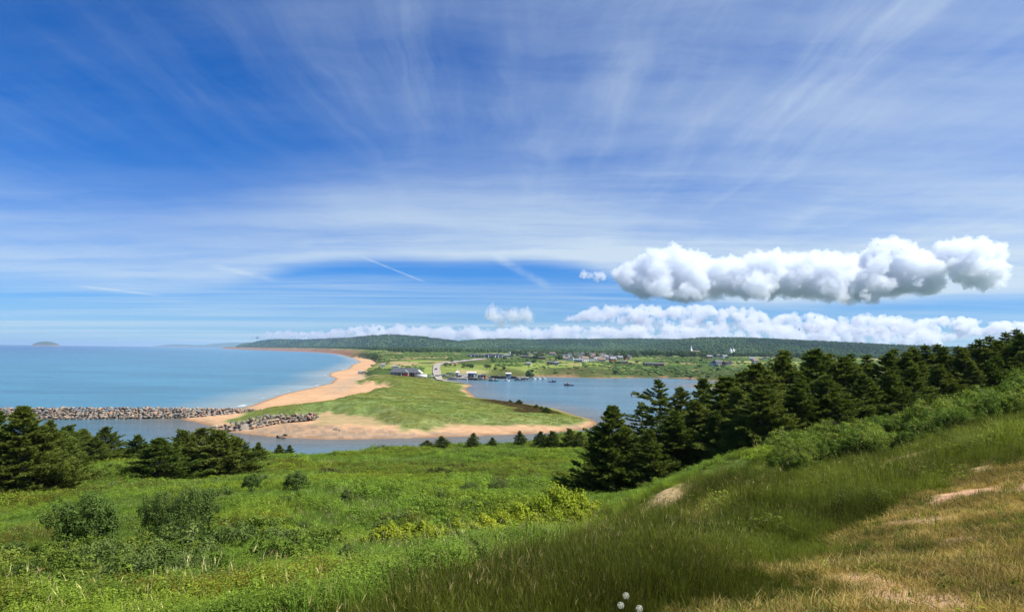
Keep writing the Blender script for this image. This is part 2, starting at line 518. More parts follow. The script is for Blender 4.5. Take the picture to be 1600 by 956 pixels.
    sl = soil_mask(X, Y)
    lay(nr * sl, (0.42, 0.25, 0.145))
    bl = sstep(1, -3, mk['sb']) * (mk['sb'] > -60)
    lay(nr * bl, (0.30, 0.17, 0.10))
    return c


DRY = hitpoly([(1090, 985), (1165, 943), (1225, 888), (1300, 855), (1378, 808), (1452, 777), (1530, 745), (1620, 715), (1800, 690), (2200, 760), (2200, 1100), (1300, 1100), (1080, 1050)])
SOIL = [hitpoly(p) for p in (
    [(1455, 792), (1470, 780), (1500, 768), (1540, 760), (1575, 755), (1570, 764), (1530, 775), (1490, 785), (1465, 796)],
    [(1580, 766), (1600, 755), (1650, 745), (1650, 760), (1600, 770)],
    [(1255, 890), (1290, 872), (1330, 868), (1345, 874), (1300, 884), (1270, 895)])]


def dry_mask(X, Y):
    m = np.zeros(X.shape)
    k = (Y > -5) & (Y < 30) & (X > -4) & (X < 60)
    if k.any():
        m[k] = sstep(-0.35, 0.45, sdf(X[k], Y[k], DRY) + (fbm(X[k] / 0.9, Y[k] / 0.9, 3) - 0.5) * 1.6)
    return m


STRAW = [hitpoly(p) for p in ([(985, 812), (1008, 788), (1035, 768), (1064, 758), (1066, 778), (1035, 802), (1005, 818)], [(1048, 838), (1070, 808), (1105, 797), (1130, 804), (1108, 828), (1070, 842)],
                              [(1105, 800), (1130, 786), (1155, 780), (1170, 764), (1180, 764), (1160, 790), (1125, 803)], [(1480, 742), (1530, 728), (1580, 722), (1560, 738), (1500, 750)], [(1330, 740), (1400, 718), (1450, 706), (1440, 716), (1370, 742)])]


def straw_mask(X, Y):
    m = np.zeros(X.shape)
    k = (Y > 5) & (Y < 45) & (X > 0) & (X < 40)
    if k.any():
        for p in STRAW:
            m[k] = np.maximum(m[k], sstep(-0.4, 0.4, sdf(X[k], Y[k], p) + (fbm(X[k] / 0.8, Y[k] / 0.8, 3) - 0.5) * 1.2))
    return m


def soil_mask(X, Y):
    m = np.zeros(X.shape)
    k = (Y > 0) & (Y < 30) & (X > 0) & (X < 40)
    if k.any():
        for p in SOIL:
            m[k] = np.maximum(m[k], sstep(-0.1, 0.12, sdf(X[k], Y[k], p) + (fbm(X[k] / 0.4, Y[k] / 0.4, 3) - 0.5) * 0.35))
    return m


# ------------------------------------------------------------------ object helpers
def mesh_np(name, verts, faces, loops=None):
    """verts (n,3), faces (m,k) of one size"""
    me = bpy.data.meshes.new(name)
    verts = np.asarray(verts, np.float32); faces = np.asarray(faces, np.int32)
    me.vertices.add(len(verts)); me.vertices.foreach_set('co', verts.ravel())
    k = faces.shape[1]
    me.loops.add(faces.size); me.loops.foreach_set('vertex_index', faces.ravel())
    me.polygons.add(len(faces))
    me.polygons.foreach_set('loop_start', np.arange(0, faces.size, k, dtype=np.int32))
    me.update(calc_edges=True)
    return me


def add_attr(me, name, arr, typ='FLOAT', dom='POINT'):
    a = me.attributes.new(name, typ, dom)
    arr = np.asarray(arr, np.float32)
    if typ == 'FLOAT_COLOR':
        if arr.shape[1] == 3: arr = np.c_[arr, np.ones(len(arr), np.float32)]
        a.data.foreach_set('color', arr.ravel())
    elif typ == 'FLOAT_VECTOR':
        a.data.foreach_set('vector', arr.ravel())
    elif typ == 'INT':
        a.data.foreach_set('value', arr.astype(np.int32))
    else:
        a.data.foreach_set('value', arr.ravel())


def link(name, me, parent=None, mat=None, loc=None):
    o = bpy.data.objects.new(name, me)
    COL.objects.link(o)
    if mat is not None and me is not None and not me.materials:
        me.materials.append(mat)
    if parent is not None: o.parent = parent
    if loc is not None: o.location = loc
    return o


def tag(o, label=None, cat=None, group=None, kind=None):
    if label: o['label'] = label
    if cat: o['category'] = cat
    if group: o['group'] = group
    if kind: o['kind'] = kind
    return o


def smooth(me):
    me.polygons.foreach_set('use_smooth', np.ones(len(me.polygons), bool))
    return me


def new_mat(name):
    m = bpy.data.materials.new(name)
    m.use_nodes = True
    t = NT(m.node_tree)
    bs = next(n for n in t.n if n.type == 'BSDF_PRINCIPLED')
    return m, t, bs


# ------------------------------------------------------------------ the ground sheet
def polar_grid(radii, az):
    A, Rr = np.meshgrid(az, radii)
    X, Y = Rr * np.sin(A), Rr * np.cos(A)
    na, nr = len(az), len(radii)
    i = np.arange(nr - 1)[:, None] * na; j = np.arange(na)[None, :]
    j2 = (j + 1) % na
    f = np.stack([i + j, i + j2, i + na + j2, i + na + j], -1).reshape(-1, 4)[:, ::-1]
    return X, Y, f


az_d = np.radians(np.arange(-46, 46.01, 0.14))
az_c = np.radians(np.arange(48.5, 312, 2.5))
AZ = np.r_[az_d, az_c]
RAD = np.exp(np.linspace(math.log(0.8), math.log(16500), 440))
gX, gY, gF = polar_grid(RAD, AZ)
gz, gm = land(gX, gY, True)
g_me = mesh_np("ground", np.c_[gX.ravel(), gY.ravel(), gz], gF)
add_attr(g_me, 'cover', cover_colours(gX.ravel(), gY.ravel(), gz, gm), 'FLOAT_COLOR')
add_attr(g_me, 'sandy', sstep(0, -4, gm['sand']) * (gm['sc'] > -50))
smooth(g_me)
mat, t, bs = new_mat("ground")
pos = t.new('ShaderNodeNewGeometry').outputs['Position']
base = t.attr('cover', out='Color')
nA = t.noise(pos, 0.35, 5, 0.6); nB = t.noise(pos, 3.1, 5, 0.65); nC = t.noise(pos, 0.02, 6, 0.62)
vary = t.m('MULTIPLY', t.ss(nA, 0.25, 0.75, 0.72, 1.28), t.ss(nB, 0.25, 0.75, 0.8, 1.2))
vary = t.m('MULTIPLY', vary, t.ss(nC, 0.3, 0.7, 0.82, 1.18))
sandy = t.attr('sandy')
vary = t.m('ADD', t.m('MULTIPLY', vary, t.m('SUBTRACT', 1.0, t.m('MULTIPLY', sandy, 0.4))), t.m('MULTIPLY', sandy, 0.4))
vv = t.comb(vary, vary, vary)
t.put(bs.inputs['Base Color'], t.mix(1.0, base, vv, 'MULTIPLY'))
bs.inputs['Roughness'].default_value = 0.95
bs.inputs['Specular IOR Level'].default_value = 0.0
t.put(bs.inputs['Normal'], t.bump(t.m('ADD', t.m('MULTIPLY', nA, 1.0), t.m('MULTIPLY', nB, 0.25)), 0.5, 0.5))
ground = tag(link("ground", g_me, mat=mat), "grassy hill, sand spit, beach, coastal plain and wooded hills", kind='structure')

# ------------------------------------------------------------------ water
wr = np.r_[np.exp(np.linspace(math.log(60), math.log(29000), 300))]
wX, wY, wF = polar_grid(wr, np.r_[np.radians(np.arange(-46, 46.01, 0.2)), az_c])
w_me = mesh_np("sea", np.c_[wX.ravel(), wY.ravel(), np.zeros(wX.size)], wF)
wx, wy = wX.ravel(), wY.ravel()
ws = np.full(wx.shape, -2000.0)
k = (wy > 100) & (wy < 16000)
ws[k] = sdf(wx[k], wy[k], COAST_XY)
add_attr(w_me, 'shore', np.clip(-ws, 0, 2000))
wu = 800 + F * wx / np.maximum(wy, 1)
pond = ((wy < 900) & (wy > 150) & (wu > 664)) | ((wy < 237) & (wu < 664))
add_attr(w_me, 'pond', pond.astype(float))
smooth(w_me)
mat, t, bs = new_mat("sea_water")
pos = t.new('ShaderNodeNewGeometry').outputs['Position']
px_, py_, pz_ = t.sep(pos)
sh = t.attr('shore'); pd = t.attr('pond')
big = t.noise(t.comb(t.m('MULTIPLY', px_, 0.0012), t.m('MULTIPLY', py_, 0.004), 0), 1.0, 5, 0.6)
sh2 = t.m('ADD', sh, t.m('MULTIPLY', t.m('SUBTRACT', big, 0.5), t.m('MULTIPLY', sh, 1.4)))
deep = t.ss(sh2, 80, 2000)
col = t.mix(deep, (0.046, 0.150, 0.205), (0.002, 0.022, 0.095))
col = t.mix(t.ss(sh, 1, 42), (0.22, 0.25, 0.22), col)
col = t.mix(pd, col, t.mix(t.ss(sh, 0, 30), (0.115, 0.12, 0.11), (0.066, 0.138, 0.180)))
foam_n = t.noise(t.comb(t.m('MULTIPLY', px_, 0.06), t.m('MULTIPLY', py_, 0.06), 0), 1.0, 6, 0.68)
lines = t.m('SINE', t.m('ADD', t.m('MULTIPLY', sh, 0.55), t.m('MULTIPLY', foam_n, 9.0)))
foam = t.m('MULTIPLY', t.m('MULTIPLY', t.ss(lines, 0.55, 0.9), t.ss(foam_n, 0.50, 0.66, 0.0, 0.8)), t.ss(sh, 2, 7, 1.0, 0.0))
foam = t.m('MULTIPLY', foam, t.m('SUBTRACT', 1.0, pd))
foam = t.m('MULTIPLY', foam, t.ss(py_, 150, 260))
gust = t.noise(t.comb(t.m('MULTIPLY', px_, 0.006), t.m('MULTIPLY', py_, 0.022), 6), 1.0, 5, 0.65)
gv = t.ss(gust, 0.3, 0.7, 0.80, 1.22)
col = t.mix(1.0, col, t.comb(gv, gv, gv), 'MULTIPLY')
t.put(bs.inputs['Base Color'], t.mix(foam, col, (0.8, 0.82, 0.82)))
t.put(bs.inputs['Roughness'], t.ss(foam, 0, 1, 0.16, 0.7))
bs.inputs['IOR'].default_value = 1.33
bs.inputs['Specular IOR Level'].default_value = 0.13
r1 = t.noise(t.comb(t.m('MULTIPLY', px_, 0.35), t.m('MULTIPLY', py_, 0.8), 0), 1.0, 5, 0.6)
r2 = t.noise(t.comb(t.m('MULTIPLY', px_, 0.05), t.m('MULTIPLY', py_, 0.09), 3), 1.0, 4, 0.6)
t.put(bs.inputs['Normal'], t.bump(t.m('ADD', r1, t.m('MULTIPLY', r2, 2.0)), 1.0, 0.5))
sea = tag(link("sea", w_me, mat=mat), "blue sea running into the channel and harbour pond", kind='structure')


# ------------------------------------------------------------------ plant materials
def leaf_mat(name, dark, light, translucent=0.25, rough=0.6, inst=False, spec=0.25, rand=0.25, glow=None):
    """leaves: colour runs from dark to light along 'tint', with a shift from plant to plant"""
    m = bpy.data.materials.new(name); m.use_nodes = True
    t = NT(m.node_tree); t.n.clear()
    out = t.new('ShaderNodeOutputMaterial')
    bs = t.new('ShaderNodeBsdfPrincipled'); tr = t.new('ShaderNodeBsdfTranslucent'); mx = t.new('ShaderNodeMixShader')
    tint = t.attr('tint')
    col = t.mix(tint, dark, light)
    if inst:
        col = t.mix(1.0, col, t.attr('hue', 'INSTANCER', 'Color'), 'MULTIPLY')
    else:
        oi = t.new('ShaderNodeObjectInfo')
        rnd = t.m('ADD', t.m('MULTIPLY', oi.outputs['Random'], 2 * rand), 1 - rand)
        col = t.mix(1.0, col, t.comb(rnd, t.m('ADD', t.m('MULTIPLY', rnd, 0.6), 0.4), rnd), 'MULTIPLY')
    t.put(bs.inputs['Base Color'], col)
    bs.inputs['Roughness'].default_value = rough
    bs.inputs['Specular IOR Level'].default_value = spec
    t.put(tr.inputs['Color'], t.mix(1.0, col, (1.15, 1.15, 0.6), 'MULTIPLY'))
    mx.inputs[0].default_value = translucent
    t.l.new(bs.outputs[0], mx.inputs[1]); t.l.new(tr.outputs[0], mx.inputs[2]); t.l.new(mx.outputs[0], out.inputs[0])
    return m


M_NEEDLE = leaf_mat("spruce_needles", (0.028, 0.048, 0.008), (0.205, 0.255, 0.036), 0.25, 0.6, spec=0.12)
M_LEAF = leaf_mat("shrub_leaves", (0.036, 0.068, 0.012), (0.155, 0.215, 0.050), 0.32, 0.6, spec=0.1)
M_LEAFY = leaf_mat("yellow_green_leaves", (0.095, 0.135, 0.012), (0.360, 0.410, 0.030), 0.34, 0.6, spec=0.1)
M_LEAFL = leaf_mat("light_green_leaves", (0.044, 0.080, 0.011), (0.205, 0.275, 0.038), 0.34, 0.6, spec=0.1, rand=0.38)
M_BROWN = leaf_mat("brown_twigs", (0.055, 0.035, 0.020), (0.16, 0.105, 0.055), 0.1, 0.8)
M_TOWN = leaf_mat("broadleaf_crown", (0.024, 0.052, 0.014), (0.062, 0.105, 0.026), 0.2, 0.7, rand=0.35)
mat, t, bs = new_mat("bark"); M_BARK = mat
oc = t.new('ShaderNodeTexCoord').outputs['Object']
t.put(bs.inputs['Base Color'], t.mix(t.noise(oc, 9, 5), (0.05, 0.038, 0.028), (0.16, 0.13, 0.105)))
bs.inputs['Roughness'].default_value = 0.9


# ------------------------------------------------------------------ plant shapes
def blades(base, tip, width, rng, tint0, tint1, flat=None):
    """one narrow triangle per row from base to tip"""
    n = len(base)
    d = tip - base
    r = rng.normal(size=(n, 3)) if flat is None else flat
    s = np.cross(d, r)
    s /= np.linalg.norm(s, axis=1, keepdims=True) + 1e-9
    w = np.asarray(width).reshape(-1, 1) * 0.5
    v = np.stack([base - s * w, base + s * w, tip], 1).reshape(-1, 3)
    f = np.arange(3 * n).reshape(-1, 3)
    t = np.stack([tint0, tint0, tint1], 1).ravel()
    return v, f, t


def leaves(c, nrm, length, width, rng, tint):
    """one diamond leaf (two triangles) per row"""
    n = len(c)
    r = rng.normal(size=(n, 3))
    a = np.cross(nrm, r); a /= np.linalg.norm(a, axis=1, keepdims=True) + 1e-9
    b = np.cross(nrm, a); b /= np.linalg.norm(b, axis=1, keepdims=True) + 1e-9
    L = np.asarray(length).reshape(-1, 1) * 0.5; Wd = np.asarray(width).reshape(-1, 1) * 0.5
    nn = nrm / (np.linalg.norm(nrm, axis=1, keepdims=True) + 1e-9)
    v = np.stack([c - a * L, c + b * Wd + nn * Wd * 0.35, c + a * L, c - b * Wd + nn * Wd * 0.35], 1).reshape(-1, 3)
    k = np.arange(n)[:, None] * 4
    f = np.concatenate([k + [0, 1, 2], k + [0, 2, 3]], 0)
    return v, f, np.repeat(tint, 4)


def tube(path, rad, seg=6):
    """tapered tube along a path, as quads"""
    path = np.asarray(path, float); rad = np.asarray(rad, float)
    n = len(path)
    d = np.gradient(path, axis=0); d /= np.linalg.norm(d, axis=1, keepdims=True) + 1e-9
    up = np.where(np.abs(d[:, 2:3]) > 0.9, [[1.0, 0, 0]], [[0, 0, 1.0]])
    a = np.cross(d, up); a /= np.linalg.norm(a, axis=1, keepdims=True) + 1e-9
    b = np.cross(d, a)
    th = np.arange(seg) / seg * 2 * math.pi
    v = (path[:, None] + rad[:, None, None] * (a[:, None] * np.cos(th)[None, :, None] + b[:, None] * np.sin(th)[None, :, None])).reshape(-1, 3)
    i = np.arange(n - 1)[:, None] * seg; j = np.arange(seg)[None]; j2 = (j + 1) % seg
    f = np.stack([i + j, i + j2, i + seg + j2, i + seg + j], -1).reshape(-1, 4)
    return v, f


def join(parts):
    vs, fs, ts, o = [], [], [], 0
    for p in parts:
        vs.append(p[0]); fs.append(p[1] + o); o += len(p[0])
        if len(p) > 2: ts.append(p[2])
    return np.concatenate(vs), np.concatenate(fs), (np.concatenate(ts) if ts else None)


def foliage_mesh(name, parts, mat, up=0.0):
    v, f, t = join(parts)
    me = mesh_np(name, v, f)
    if up:                                   # soft shading normals, as of a patch of plants rather than of single blades
        fn = np.cross(v[f[:, 1]] - v[f[:, 0]], v[f[:, 2]] - v[f[:, 0]])
        fn /= np.linalg.norm(fn, axis=1, keepdims=True) + 1e-12
        neg = fn[:, 2] < 0
        f = f.copy(); f[neg] = f[neg][:, [0, 2, 1]]; fn[neg] *= -1
        bpy.data.meshes.remove(me); me = mesh_np(name, v, f)
        vn = np.zeros_like(v)
        for q in range(3): np.add.at(vn, f[:, q], fn)
        vn /= np.linalg.norm(vn, axis=1, keepdims=True) + 1e-9
        vn = vn * (1 - up) + np.array([0, 0, up])
        vn /= np.linalg.norm(vn, axis=1, keepdims=True) + 1e-9
        smooth(me)
        me.normals_split_custom_set_from_vertices([tuple(q) for q in vn])
    add_attr(me, 'tint', np.clip(t, 0, 1))
    me.materials.append(mat)
    return me


def spruce_meshes(name, h, R, seed, gap=0.30, step=0.36, ragged=0.3, bare=0.05, top=0.0, wind=0.0, per=6, blade=0.20, mat=None, dens=1.0):
    """white spruce: whorls of boughs, flat sprays of twigs, needles as small blades"""
    rng = np.random.default_rng(seed)
    lean = rng.normal(size=2) * 0.012 * h
    zs = np.linspace(0, 1, 9)
    tp = np.c_[lean[0] * zs ** 2, lean[1] * zs ** 2, zs * h * 0.985]
    trunk = tube(np.r_[[[0, 0, -0.4]], tp], np.r_[0.022, 0.019 * (1 - zs) + 0.0012] * h * 0.95, 7)
    base, tip, wid, t0, t1 = [], [], [], [], []
    bparts = []
    z = bare * h
    k = 0
    while z < h * 0.985:
        t = z / h
        prof = R * ((1 - t) ** 0.88) * (0.70 + 0.30 * sstep(0.0, 0.14, t)) + 0.07
        nb = max(3, int(per * (0.65 + 0.5 * (1 - t)) + rng.integers(0, 2)))
        a0 = rng.random() * 6.28
        sector = 1 + 0.30 * math.sin(a0 * 2.3 + z)      # uneven outline
        for i in range(nb):
            a = a0 + i / nb * 6.283 + rng.normal() * 0.25
            L = prof * (1 + rng.normal() * ragged) * (1 + 0.18 * math.sin(a * 2 + z * 1.7) * sector)
            L *= 1 + wind * math.cos(a - 0.4)
            if rng.random() < gap * 0.35: L *= 0.5
            L = float(np.clip(L, 0.12, R * 1.45))
            el = math.radians(np.interp(t, [0, 0.35, 0.75, 1], [-9, 2, 18, 42]) + rng.normal() * 7)
            s = np.linspace(0, 1, 8)
            sag = -0.10 * np.sin(s * 2.4) * L + 0.16 * s ** 3 * L
            rr = s * L
            bp = np.c_[np.cos(a) * rr * math.cos(el), np.sin(a) * rr * math.cos(el), z + rr * math.sin(el) + sag * (1 - t)]
            bp[:, :2] += lean * t * t
            if L > 0.6:
                bparts.append(tube(bp[::2], np.linspace(0.020, 0.004, 4) * (0.4 + L * 0.35), 4))
            ntw = int(max(4, (L / 0.072) * dens))
            st = rng.uniform(0.20 if L > 0.7 else 0.0, 1.0, ntw) ** 0.8
            P = np.c_[[np.interp(st, s, bp[:, q]) for q in range(3)]].T
            D = np.array([math.cos(a), math.sin(a), 0.10])
            side = np.array([-math.sin(a), math.cos(a), 0.0])
            sg = rng.choice([-1, 1], ntw)
            wmax = (0.36 * L + 0.14) * (1.05 - 0.75 * st) * rng.uniform(0.5, 1.2, ntw)
            fwd = rng.uniform(0.5, 1.0, ntw)
            td = D[None] * fwd[:, None] + side[None] * (sg * rng.uniform(0.35, 1.0, ntw))[:, None]
            td[:, 2] += rng.normal(size=ntw) * 0.16 + 0.10 + 0.25 * t
            td /= np.linalg.norm(td, axis=1, keepdims=True)
            nsp = 3
            for q in range(nsp):
                B = P + td * (wmax * (q + 0.35) / nsp)[:, None]
                for r in range(4):
                    j = rng.normal(size=(ntw, 3)) * 0.55
                    j[:, 2] += 0.22
                    dd = td + j
                    dd /= np.linalg.norm(dd, axis=1, keepdims=True)
                    ln = blade * rng.uniform(0.6, 1.25, ntw)
                    off = rng.normal(size=(ntw, 3)) * 0.025
                    base.append(B + off); tip.append(B + off + dd * ln[:, None])
                    wid.append(blade * 0.36 * rng.uniform(0.7, 1.3, ntw))
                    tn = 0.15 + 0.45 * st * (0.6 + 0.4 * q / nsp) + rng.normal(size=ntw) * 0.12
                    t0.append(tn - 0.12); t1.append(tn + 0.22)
        z += step * (0.75 + 0.5 * rng.random()) * (1.0 - 0.35 * t) * max(0.55, min(1.1, h / 9))
        k += 1
    n = 26                                                # the leader shoot
    B = np.c_[np.full(n, lean[0]), np.full(n, lean[1]), rng.uniform(0.93, 1.0, n) * h]
    dd = np.c_[rng.normal(size=(n, 2)) * 0.5, np.ones(n)]
    dd /= np.linalg.norm(dd, axis=1, keepdims=True)
    base.append(B); tip.append(B + dd * blade * 1.1); wid.append(np.full(n, blade * 0.28)); t0.append(np.full(n, 0.4)); t1.append(np.full(n, 0.8))
    b = blades(np.concatenate(base), np.concatenate(tip), np.concatenate(wid), rng, np.concatenate(t0), np.concatenate(t1))
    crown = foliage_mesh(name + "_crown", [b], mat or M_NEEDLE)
    tv, tf, _ = join([trunk] + bparts)
    tm = mesh_np(name + "_trunk", tv, tf); tm.materials.append(M_BARK); smooth(tm)
    return tm, crown, h


SPRUCE = [spruce_meshes("spruce_broad", 9.0, 4.2, 1, step=0.31, per=10, ragged=0.17, bare=0.02, gap=0.05, dens=1.4),
          spruce_meshes("spruce_tall", 9.5, 3.1, 2, step=0.31, per=8, ragged=0.26, bare=0.05),
          spruce_meshes("spruce_ragged", 9.5, 2.8, 3, step=0.40, per=6, ragged=0.42, bare=0.08, gap=0.6, wind=0.25),
          spruce_meshes("spruce_full", 9.0, 3.6, 4, step=0.31, per=9, ragged=0.24, bare=0.04, wind=0.15),
          spruce_meshes("spruce_slim", 10.0, 2.4, 5, step=0.32, per=7, ragged=0.26, bare=0.05)]
SPRUCE_LOW = [spruce_meshes("low_spruce_round", 4.5, 2.7, 6, step=0.40, per=9, ragged=0.22, bare=0.02, blade=0.18),
              spruce_meshes("low_spruce_wide", 4.0, 3.0, 7, step=0.40, per=9, ragged=0.26, bare=0.02, blade=0.18),
              spruce_meshes("low_spruce_cone", 4.0, 1.7, 8, step=0.36, per=8, ragged=0.2, bare=0.03, blade=0.17)]


def shrub_meshes(name, w, h, seed, mat, n_clump=70, n_leaf=70, leaf=0.085, stems=9, sprig=0.0, dome=False):
    """broadleaf bush: stems from the ground, leaves gathered in clumps over an uneven dome"""
    rng = np.random.default_rng(seed)
    nb = 6
    bc = np.c_[rng.normal(size=(nb, 2)) * w * 0.20, rng.uniform(0.22, 0.62, nb) * h]
    br = np.c_[rng.uniform(0.22, 0.36, nb) * w, rng.uniform(0.22, 0.36, nb) * w, rng.uniform(0.25, 0.36, nb) * h]
    if dome:                                             # one rounded head with smaller bulges
        bc[0] = (0, 0, 0.42 * h); br[0] = (0.40 * w, 0.40 * w, 0.46 * h)
    pick = rng.integers(0, nb, n_clump)
    if dome: pick[rng.random(n_clump) < 0.6] = 0
    d = rng.normal(size=(n_clump, 3)); d /= np.linalg.norm(d, axis=1, keepdims=True)
    d[:, 2] = np.abs(d[:, 2]) * 1.05 - 0.75 * rng.random(n_clump)
    cc = bc[pick] + br[pick] * d * (rng.uniform(0.55, 1.05, n_clump) ** 0.5)[:, None]
    cc[:, 2] = np.maximum(cc[:, 2], 0.06 * h)
    cr = rng.uniform(0.07, 0.15, n_clump) * (w + h) * 0.5
    N = n_clump * n_leaf
    ci = np.repeat(np.arange(n_clump), n_leaf)
    dl = rng.normal(size=(N, 3)); dl /= np.linalg.norm(dl, axis=1, keepdims=True)
    P = cc[ci] + dl * (cr[ci] * rng.uniform(0.35, 1.1, N) ** 0.6)[:, None] * [1, 1, 0.8]
    P[:, 2] = np.maximum(P[:, 2], 0.02)
    nrm = dl + rng.normal(size=(N, 3)) * 0.5 + [0, 0, 0.7]
    ln = leaf * rng.uniform(0.6, 1.35, N)
    zf = h / np.percentile(P[:, 2], 98.5); P[:, 2] *= zf; cc[:, 2] *= zf
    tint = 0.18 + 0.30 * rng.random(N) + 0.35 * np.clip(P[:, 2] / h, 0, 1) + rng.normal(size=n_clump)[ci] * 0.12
    parts = [leaves(P, nrm, ln, ln * rng.uniform(0.5, 0.75, N), rng, tint)]
    n = n_clump                                        # bare twig ends that stick out
    tw = cc + rng.normal(size=(n, 3)) * 0.3 * np.array([w, w, h]) * 0.3 + [0, 0, 0.08 * h]
    parts.append(blades(cc, tw + (tw - cc) * 0.3, np.full(n, 0.012), rng, np.full(n, 0.0), np.full(n, 0.15)))
    if sprig:
        n = int(sprig)
        b0 = cc[rng.integers(0, n_clump, n)]
        up = np.c_[rng.normal(size=(n, 2)) * 0.35, np.ones(n)]
        parts.append(blades(b0, b0 + up * rng.uniform(0.15, 0.4, n)[:, None] * h * 0.5, np.full(n, leaf * 0.35), rng, np.full(n, 0.3), np.full(n, 0.9)))
    fol = foliage_mesh(name + "_foliage", parts, mat)
    tp = []
    for i in range(stems):
        e = cc[rng.integers(0, n_clump)]
        s = np.linspace(0, 1, 5)[:, None]
        st = np.r_[rng.normal(size=2) * 0.07 * w, -0.1]
        path = st * (1 - s) + e * s + np.array([[0, 0, 0.18 * h]]) * np.sin(s * math.pi)
        tp.append(tube(path, np.linspace(0.022, 0.006, 5) * (0.6 + h * 0.3), 5))
    sv, sf, _ = join(tp)
    sm = mesh_np(name + "_stems", sv, sf); sm.materials.append(M_BARK)
    return sm, fol, h


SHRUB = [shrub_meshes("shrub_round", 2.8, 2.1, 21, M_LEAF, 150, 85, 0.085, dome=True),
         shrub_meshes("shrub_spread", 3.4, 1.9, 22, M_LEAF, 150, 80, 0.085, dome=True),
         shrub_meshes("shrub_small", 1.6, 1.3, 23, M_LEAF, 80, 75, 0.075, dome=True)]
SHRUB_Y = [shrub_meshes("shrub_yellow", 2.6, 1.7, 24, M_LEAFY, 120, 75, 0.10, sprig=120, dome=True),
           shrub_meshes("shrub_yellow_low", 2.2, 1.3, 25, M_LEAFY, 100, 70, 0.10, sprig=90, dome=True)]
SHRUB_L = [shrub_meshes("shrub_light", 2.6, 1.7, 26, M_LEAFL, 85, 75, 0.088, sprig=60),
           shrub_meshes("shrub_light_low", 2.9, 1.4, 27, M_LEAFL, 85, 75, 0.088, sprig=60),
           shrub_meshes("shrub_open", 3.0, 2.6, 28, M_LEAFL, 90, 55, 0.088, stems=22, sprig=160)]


# a plant is an Empty at its foot with two mesh parts
PLANTS = []          # (object, kind, pixel x, pixel y, depth)


def plant(name, meshes, x, y, hgt, rz, part_names, group, cat, sink=0.05, wide=1.0):
    tm, cm, h0 = meshes
    z = land_at(x, y)
    e = bpy.data.objects.new(name, None)
    e.empty_display_size = 0.3
    COL.objects.link(e)
    s = hgt / h0
    e.location = (x, y, z - sink); e.rotation_euler = (random.gauss(0, 0.025), random.gauss(0, 0.025), rz); e.scale = (s * wide, s * wide * random.uniform(0.88, 1.12), s)
    a = bpy.data.objects.new(part_names[0], tm); b = bpy.data.objects.new(part_names[1], cm)
    for o in (a, b):
        COL.objects.link(o); o.parent = e
    e['category'] = cat
    e['group'] = group
    u, v = to_pix(np.array(x), np.array(y), np.array(z))
    PLANTS.append((e, group, float(u), float(v), y))
    return e


def plant_px(name, meshes, px, top, d, rz, parts, group, cat, wide=1.0, hmin=0.5):
    """stand a plant at the column px and depth d so that it reaches the pixel row top"""
    x, y, zt = at_depth(px, top, d)
    x = float(x)
    return plant(name, meshes, x, d, max(hmin, float(zt) - land_at(x, d)), rz, parts, group, cat, wide=wide)


rr = random.Random(3)
TC = ("trunk", "crown"); SF = ("stem", "foliage")
# -- spruces at the seaward side of the meadow
G_L = "spruces along the seaward edge of the meadow"
for px, top, d, var, w in [(40, 634, 60, 'S0', 1.0), (-2, 640, 66, 'S3', 1.05), (78, 655, 63, 'S3', 0.85), (92, 672, 70, 'L0', 1.0), (-30, 640, 64, 'S3', 1.0),
                           (105, 664, 88, 'L0', 0.95), (132, 670, 92, 'L1', 0.85), (166, 666, 90, 'L0', 0.9), (148, 682, 84, 'L1', 0.75),
                           (217, 679, 94, 'L0', 0.9), (250, 684, 77, 'L1', 1.1), (288, 671, 90, 'L0', 0.95), (318, 668, 92, 'L0', 1.0),
                           (344, 671, 82, 'L0', 1.1), (368, 682, 84, 'L1', 0.85), (300, 690, 82, 'L1', 0.9), (404, 691, 100, 'L2', 1.1), (437, 694, 118, 'L2', 1.2), (452, 695, 119, 'L2', 1.2)]:
    src = SPRUCE[int(var[1])] if var[0] == 'S' else SPRUCE_LOW[int(var[1])]
    plant_px("spruce_tree", src, px, top, d, rr.uniform(0, 6.28), TC, G_L, "tree", wide=w * 1.2)
# -- young spruces on the bluff edge
G_B = "small spruces along the edge of the bluff"
for px, top, d, w in [(667, 690, 134, 1.3), (691, 684, 134, 1.3), (739, 679, 134, 1.1), (770, 686, 135, 1.2), (813, 676, 131, 0.9), (845, 676, 131, 0.8), (864, 676, 129, 0.8), (891, 672, 127, 0.7), (905, 677, 126, 0.7)]:
    plant_px("young_spruce", SPRUCE_LOW[2] if rr.random() < 0.6 else SPRUCE_LOW[0], px, top - 3, d, rr.uniform(0, 6.28), TC, G_B, "tree", wide=w * 1.35, hmin=1.6)
G_H = "dark bushy spruces on the brown heath of the spit"
for px, top, sy, w in [(797, 625.0, 629.5, 1.0), (811, 624.5, 631.5, 1.2), (838, 629.5, 635.5, 1.1), (846, 631.5, 637, 1.0), (853, 636, 645.5, 1.4), (857.5, 634.5, 640, 1.0), (826, 632.5, 635, 0.9)]:
    x, y = on_z(px, sy, 2.0)
    hgt = (sy - top) / F * float(y)
    plant("bushy_spruce", SPRUCE_LOW[1], float(x), float(y), hgt, rr.uniform(0, 6.28), TC, G_H, "tree", wide=w)
